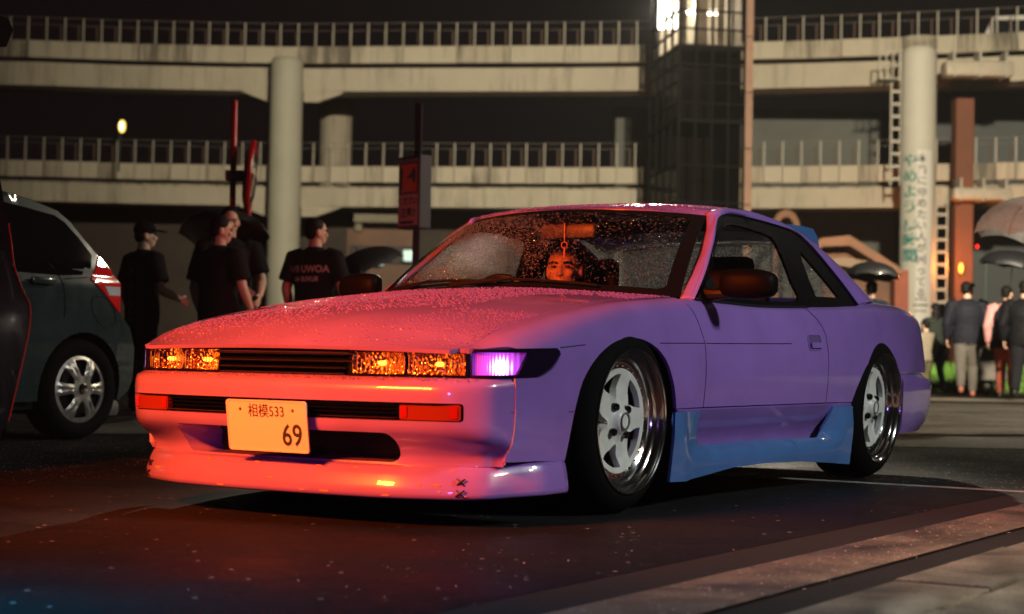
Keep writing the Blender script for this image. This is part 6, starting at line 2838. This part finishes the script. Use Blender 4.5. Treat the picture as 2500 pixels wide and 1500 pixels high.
    if hat == 'cap':
        mb = MB()
        capm = mat('black_cap', (.007, .006, .007), .9, spec=.08)
        ell(mb, hp((0, -.012, .055)), (.092 * s, .106 * s, .082 * s), 22, 14, Rm)
        hcap = remeshed('cap', mb, capm, root, .009, 2)
        br = []
        for j in range(9):
            a = rad(-60 + 120 * j / 8)
            br.append([hp((.085 * sin(a), .075 * cos(a), .055)), hp((.086 * sin(a), .10 + .06 * cos(a), .050)), hp((.072 * sin(a), .095 + .105 * cos(a), .040))])
        loft('cap_brim', br, capm, hcap, thick=.006)
    if hat == 'beret':
        mb = MB()
        ell(mb, hp((.0, .01, .075)), (.098 * s, .118 * s, .040 * s), 20, 12, Rm)
        ell(mb, hp((.0, .05, .060)), (.085 * s, .090 * s, .022 * s), 20, 12, Rm)
        remeshed('flat_cap', mb, mat('black_cap2', (.008, .007, .008), .9, spec=.08), root, .009, 2)
    return root, arms, s, hp


def text_on_back(root, body, size, x, z, s, m, rot=0.0, xs=1.0, mirror=False):
    M = Matrix.Translation((x * s, -.150 * s, z * s)) @ Matrix.Rotation(rad(90), 4, 'X') @ Matrix.Rotation(rot, 4, 'Z')
    if mirror:
        M = M @ Matrix.Diagonal((-1, 1, 1, 1))
    o = text_mesh('shirt_print', body, size, m, M, root, xs=xs, bold=.002)
    # press the print onto the shirt back
    for v in o.data.vertices:
        k = min(1.0, abs(v.co.x) / (.21 * s))
        v.co.y = (-.138 + .055 * k ** 2.4) * s
    return o


def umbrella(tip, axis, R, m, label, group=None, nrib=8, shaft=.85, depth=.26, handle_m=None, ribm=None, see=False):
    axis = Vector(axis).normalized()
    root = empty('umbrella', tip, 0, label, 'umbrella', group)
    ref = Vector((1, 0, 0)) if abs(axis.x) < .9 else Vector((0, 1, 0))
    a = axis.cross(ref).normalized()
    b = axis.cross(a)
    for k in range(nrib):
        cs = []
        for j in range(7):
            th = 2 * pi * (k + j / 6) / nrib
            sag = sin(pi * j / 6)
            row = []
            for i in range(9):
                t = i / 8
                r = R * sin(t * pi / 2 * .96) * (1 - .055 * sag * t ** 2)
                h = -depth * (1 - cos(t * pi / 2)) * (1 - .10 * sag * t)
                row.append((a * cos(th) + b * sin(th)) * r + axis * h)
            cs.append(row)
        loft('canopy_panel', cs, m, root, smooth=True)
        th = 2 * pi * k / nrib
        mb = MB()
        mb.tube([(a * cos(th) + b * sin(th)) * (R * sin(t * pi / 2 * .96)) + axis * (-depth * (1 - cos(t * pi / 2)) - .006) for t in [i / 8 for i in range(9)]], .0035, 5)
        mb.build('rib', ribm or BLACK, root)
    mb = MB()
    mb.tube([axis * .05, axis * -shaft], .006, 8)
    mb.build('shaft', ribm or BLACK, root)
    mb = MB()
    mb.tube([axis * -shaft, axis * -(shaft + .09)], .014, 8)
    mb.build('handle', handle_m or BLACK, root, smooth=True)
    return root


BLKCLOTH = mat('black_umbrella_cloth', (.010, .010, .012), .45, coat=.3)
BLKT = cloth('black_cotton', (.010, .009, .010))


def at(px, d):
    return Vector((d * (px - 1250) / FPX, d, 0))


# ------- group at the left
r, arms, s, hp = person(at(347, 15.2), rad(42), 'man in a black cap and black tee with white print down the back', 1.66, hat='cap', head_yaw=-.35, rarm=((.07, .02, -.28), (.05, .24, -.36)), build=1.12)
PRINTW = mat('pale_print', (.30, .30, .33), .7)
text_on_back(r, 'AVALON', .105, .01, 1.08, s, PRINTW, rot=rad(-90), xs=1.15)
text_on_back(r, '/\\', .06, -.11, 1.30, s, mat('gold_print', (.35, .22, .10), .7), rot=.2)
person(at(532, 14.4), rad(50), 'man in a plain black tee turned away beside the umbrella holder', 1.66, head_yaw=-.55, head_tilt=-.12, rarm=((.06, .03, -.28), (.04, .16, -.48)), build=1.15)
r, arms, s, hp = person(at(556, 15.7), rad(-75), 'man in black facing the coupe holding a black umbrella behind his head', 1.84, head_tilt=-.1, rarm=((.07, .02, -.29), (.0, .18, -.14)), larm=((-.07, .05, -.28), (-.03, .25, -.42)), build=1.1)
hnd = r.matrix_world @ (arms[1][2] * s) if False else None
umbrella(W(553, 528, 16.25), (0.03, .35, .95), .43, BLKCLOTH, 'large black umbrella held behind the head of the man in black', shaft=.70, depth=.20)
tag(MB().bbox(-.05, .05, -.012, .012, -.04, .04, .008, Matrix.Translation(W(607, 716, 15.35)) @ Matrix.Rotation(.6, 4, 'Y')).build('phone', mat('white_phone', (.6, .58, .5), .4)), 'small white phone held by the man with the umbrella', 'phone')
r, arms, s, hp = person(at(766, 15.2), rad(62), 'man in a black tee with two lines of white print across the shoulders', 1.72, head_yaw=-.60, rarm=((.07, .02, -.28), (.06, .20, -.44)), build=1.12)
text_on_back(r, 'AOWU INA', .085, .0, 1.285, s, mat('pink_print', (.55, .40, .38), .7), mirror=True, xs=.95)
text_on_back(r, 'RUVUS 46', .058, .0, 1.195, s, MATS['pink_print'], mirror=True, xs=.95)
gl_ = mat('pale_glasses', (.55, .55, .52), .3)
person(at(872, 20.0), rad(95), 'person in dark clothes stooping under a black umbrella behind the bonnet', 1.5, head_tilt=-.3, lean=.1)
umbrella(W(872, 612, 19.7), (-.38, -.1, .9), .47, BLKCLOTH, 'tilted black umbrella above the far door mirror of the coupe', shaft=.55)

# ------- group at the right
DARKJ = cloth('navy_black_jacket', (.012, .013, .020), .6)
GREYT = cloth('grey_trousers', (.11, .10, .09), .7)
person(at(2362, 27.5), rad(80), 'man in a black flat cap, dark jacket and grey trousers walking away', 1.84, top=DARKJ, legs=GREYT, shoes=mat('red_brown_shoe', (.35, .12, .09), .6), sleeve='long', head_yaw=-.75, hat='beret', stride=.16, build=1.22)
person(at(2284, 29.5), rad(100), 'woman with long black hair walking beside the flat-cap man', 1.56, top=cloth('dark_green_top', (.02, .025, .022)), legs=cloth('dark_jeans', (.02, .025, .04)), hair='long', sleeve='long', stride=-.12)
person(at(2262, 28.8), rad(110), 'small child in a pale patterned jacket and dark hood', 1.24, top=cloth('pale_jacket', (.20, .17, .13)), legs=cloth('olive_trousers', (.10, .09, .05)), sleeve='long', hat='beret', stride=.10)
person(at(2424, 30.0), rad(85), 'person in a dark teal coat and long grey skirt among the walkers', 1.52, top=cloth('teal_coat', (.012, .035, .045)), skirt=cloth('grey_skirt', (.12, .11, .10)), sleeve='long', hair='short', build=1.1)
person(at(2459, 26.5), rad(70), 'person in black vest, pink sleeves and rust trousers under an umbrella', 1.74, top=cloth('pink_shirt', (.50, .24, .24)), vest=cloth('black_vest', (.012, .011, .014)), legs=cloth('rust_trousers', (.26, .07, .045)), sleeve='long', head_yaw=-.4, stride=-.14, rarm=((.08, .05, -.26), (.06, .22, -.12)), build=1.15)
umbrella(W(2478, 612, 26.3), (.12, -.05, .98), .52, BLKCLOTH, 'black umbrella over the person in pink sleeves', shaft=.70)
person(at(2502, 25.6), rad(65), 'person in a long black coat at the right edge of the group', 1.78, top=cloth('black_coat', (.008, .008, .010), .5), sleeve='long', stride=.12, build=1.25)
person(at(2128, 23.0), rad(100), 'person in a navy jacket under a black umbrella behind the coupe boot', 1.62, top=cloth('navy_jacket', (.012, .018, .035)), sleeve='long', rarm=((.08, .05, -.26), (-.02, .20, -.08)))
umbrella(W(2128, 640, 22.8), (.03, .1, .98), .37, BLKCLOTH, 'black umbrella behind the coupe boot', shaft=.55, depth=.22)
VINYL = bpy.data.materials.new('clear_vinyl')
VINYL.use_nodes = True
_n, _l = VINYL.node_tree.nodes, VINYL.node_tree.links
_n.clear()
_o = _n.new('ShaderNodeOutputMaterial')
_t = _n.new('ShaderNodeBsdfTransparent')
_d = _n.new('ShaderNodeBsdfTranslucent')
_d.inputs[0].default_value = (1.0, 1.0, .98, 1)
_e = _n.new('ShaderNodeBsdfPrincipled')
_e.inputs['Base Color'].default_value = (.8, .8, .78, 1)
_e.inputs['Roughness'].default_value = .2
_m1 = _n.new('ShaderNodeMixShader')
_m1.inputs[0].default_value = .5
_l.new(_d.outputs[0], _m1.inputs[1])
_l.new(_e.outputs[0], _m1.inputs[2])
_m2 = _n.new('ShaderNodeMixShader')
_nz = _n.new('ShaderNodeTexNoise')
_nz.inputs['Scale'].default_value = 18
_nz.inputs['Detail'].default_value = 6
_mr = _n.new('ShaderNodeMapRange')
_mr.inputs[1].default_value = .35
_mr.inputs[2].default_value = .65
_mr.inputs[3].default_value = .72
_mr.inputs[4].default_value = .96
_l.new(_nz.outputs['Fac'], _mr.inputs[0])
_l.new(_mr.outputs[0], _m2.inputs[0])
_l.new(_t.outputs[0], _m2.inputs[1])
_l.new(_m1.outputs[0], _m2.inputs[2])
_l.new(_m2.outputs[0], _o.inputs[0])
umbrella(W(2562, 478, 13.5), (.10, -.04, 1), .55, VINYL, 'clear white vinyl umbrella glistening with rain at the right edge', shaft=.80, depth=.36, handle_m=mat('white_plastic', (.7, .7, .7), .4), ribm=mat('white_rib', (.65, .65, .63), .4))
person(at(2690, 13.6), rad(80), 'person in a dark coat holding the clear umbrella', 1.70, top=cloth('dark_coat', (.012, .012, .014)), sleeve='long', larm=((-.08, .05, -.26), (-.16, .12, -.10)))

# ================================================================ pole, mirror and signs
rp = empty('red_pole', at(562, 16.6), 0, 'red pole carrying a round convex traffic mirror', 'pole')
REDP = mat('red_pole_paint', (0.42, 0.008, 0.012), 0.35, noise=(5, .15))
zt = W(562, 243, 16.6).z
mb = MB()
mb.lathe([(.030, 0), (.030, zt - .02), (.022, zt), (.001, zt + .004)], 20)
mb.build('shaft', REDP, rp, smooth=True)
zb = W(562, 428, 16.6).z
MB().bbox(-.07, .14, -.05, .05, zb - .05, zb + .05, .01).build('clamp', mat('grey_clamp', (.10, .11, .13), .5), rp)
mr_ = empty('convex_mirror', (0, 0, 0))
mr_.parent = rp
MM = Matrix.Translation((.185, -.02, W(612, 434, 16.5).z)) @ Matrix.Rotation(rad(4), 4, 'Y') @ Matrix.Rotation(rad(96), 4, 'Z') @ Matrix.Rotation(rad(90), 4, 'X')
mb = MB()
mb.lathe([(.001, .05), (.18, .035), (.34, -.01), (.345, -.012)], 40, MM)
mb.build('mirror_glass', mat('mirror_glass', (.55, .6, .6), .03, 1.0), mr_, smooth=True)
mb = MB()
mb.lathe([(.34, -.02), (.345, .0), (.365, .012), (.375, .0), (.372, -.03), (.2, -.075), (.001, -.08)], 40, MM)
mb.build('mirror_back', REDP, mr_, smooth=True, sharp=40)

spx = at(1013, 16.2)
sg = empty('signpost', spx, 0, 'black post with a red and pink notice box on its side', 'sign')
zt = W(1013, 250, 16.2).z
MB().bbox(-.034, .034, -.034, .034, 0, zt, .01).build('post', BLACK, sg)
z0, z1 = W(1013, 562, 16.2).z, W(1013, 390, 16.2).z
SMx = Matrix.Rotation(rad(-52), 4, 'Z')
MB().bbox(-.175, .175, -.075, .06, z0, z1 + .02, .01, Matrix.Translation((-.01, -.12, 0)) @ SMx).build('box', mat('sign_box', (.03, .025, .04), .5), sg)
SF = Matrix.Translation((-.01, -.12, 0)) @ SMx @ Matrix.Translation((0, -.0775, 0)) @ Matrix.Rotation(rad(90), 4, 'X')
hh = z1 - z0


def sign_rect(name, x0, x1, a, b, m, off):
    return MB().prism([(x0, z0 + hh * a), (x1, z0 + hh * a), (x1, z0 + hh * b), (x0, z0 + hh * b)], off - .001, off, SF).build(name, m, sg)


sign_rect('face', -.165, .165, .02, .99, mat('sign_violet', (.20, .12, .20), .5), .001)
sign_rect('upper_frame', -.140, .150, .50, .93, mat('sign_black', (.012, .008, .012), .5), .003)
sign_rect('red_field', -.128, .140, .515, .915, mat('sign_red', (.80, .06, .015), .5), .005)
sign_rect('lower_field', -.155, .155, .05, .485, mat('sign_pink', (.80, .42, .42), .5), .003)
INK = mat('sign_ink', (.05, .012, .03), .6)
text_mesh('sign_text', 'ください', .078, INK, SF @ Matrix.Translation((0, z0 + hh * .385, .005)), sg, bold=.002)
text_mesh('sign_text', '注意!!', .095, INK, SF @ Matrix.Translation((0.0, z0 + hh * .22, .005)), sg, bold=.002)
sign_rect('footer', -.125, .09, .07, .11, INK, .005)
mg = [(-.01, .74), (.045, .78), (.09, .87), (.115, .82), (.118, .70), (.10, .63), (.075, .66), (.055, .72), (-.005, .70)]
MB().prism([(x, z0 + hh * z) for x, z in mg], .005, .0065, SF).build('pictogram', INK, sg)
mg2 = [(-.128, .52), (-.095, .56), (-.10, .72), (-.085, .80), (-.105, .86), (-.128, .9)]
MB().prism([(x, z0 + hh * z) for x, z in mg2], .005, .0065, SF).build('pictogram', INK, sg)

# ------- driver in the right-hand seat
dl = car_w(-1.50, -0.34, -0.66)
person(dl, CAR_ROT, 'driver with dark locs looking over the dashboard of the coupe', 1.72, top=BLKT, hair='locs', head_yaw=.30, head_tilt=.05, larm=((-.10, .16, -.22), (.02, .42, -.24)), rarm=((.10, .16, -.22), (.0, .42, -.24)), legs_on=False)

# ================================================================ rain haze over the whole car park
mb = MB()
mb.box(-130, 130, -8, 135, -1.0, 24.0)
hz = mb.build('haze', None)
hm = bpy.data.materials.new('rain_haze')
hm.use_nodes = True
hn, hl_ = hm.node_tree.nodes, hm.node_tree.links
hn.clear()
ho_ = hn.new('ShaderNodeOutputMaterial')
hv_ = hn.new('ShaderNodeVolumePrincipled')
hv_.inputs['Color'].default_value = (0.85, 0.85, 0.85, 1)
hv_.inputs['Density'].default_value = 0.0005
hv_.inputs['Anisotropy'].default_value = 0.35
hl_.new(hv_.outputs[0], ho_.inputs['Volume'])
hz.data.materials.append(hm)
hz['kind'] = 'stuff'
hz['label'] = 'thin rain haze hanging over the car park'
hz['category'] = 'haze'
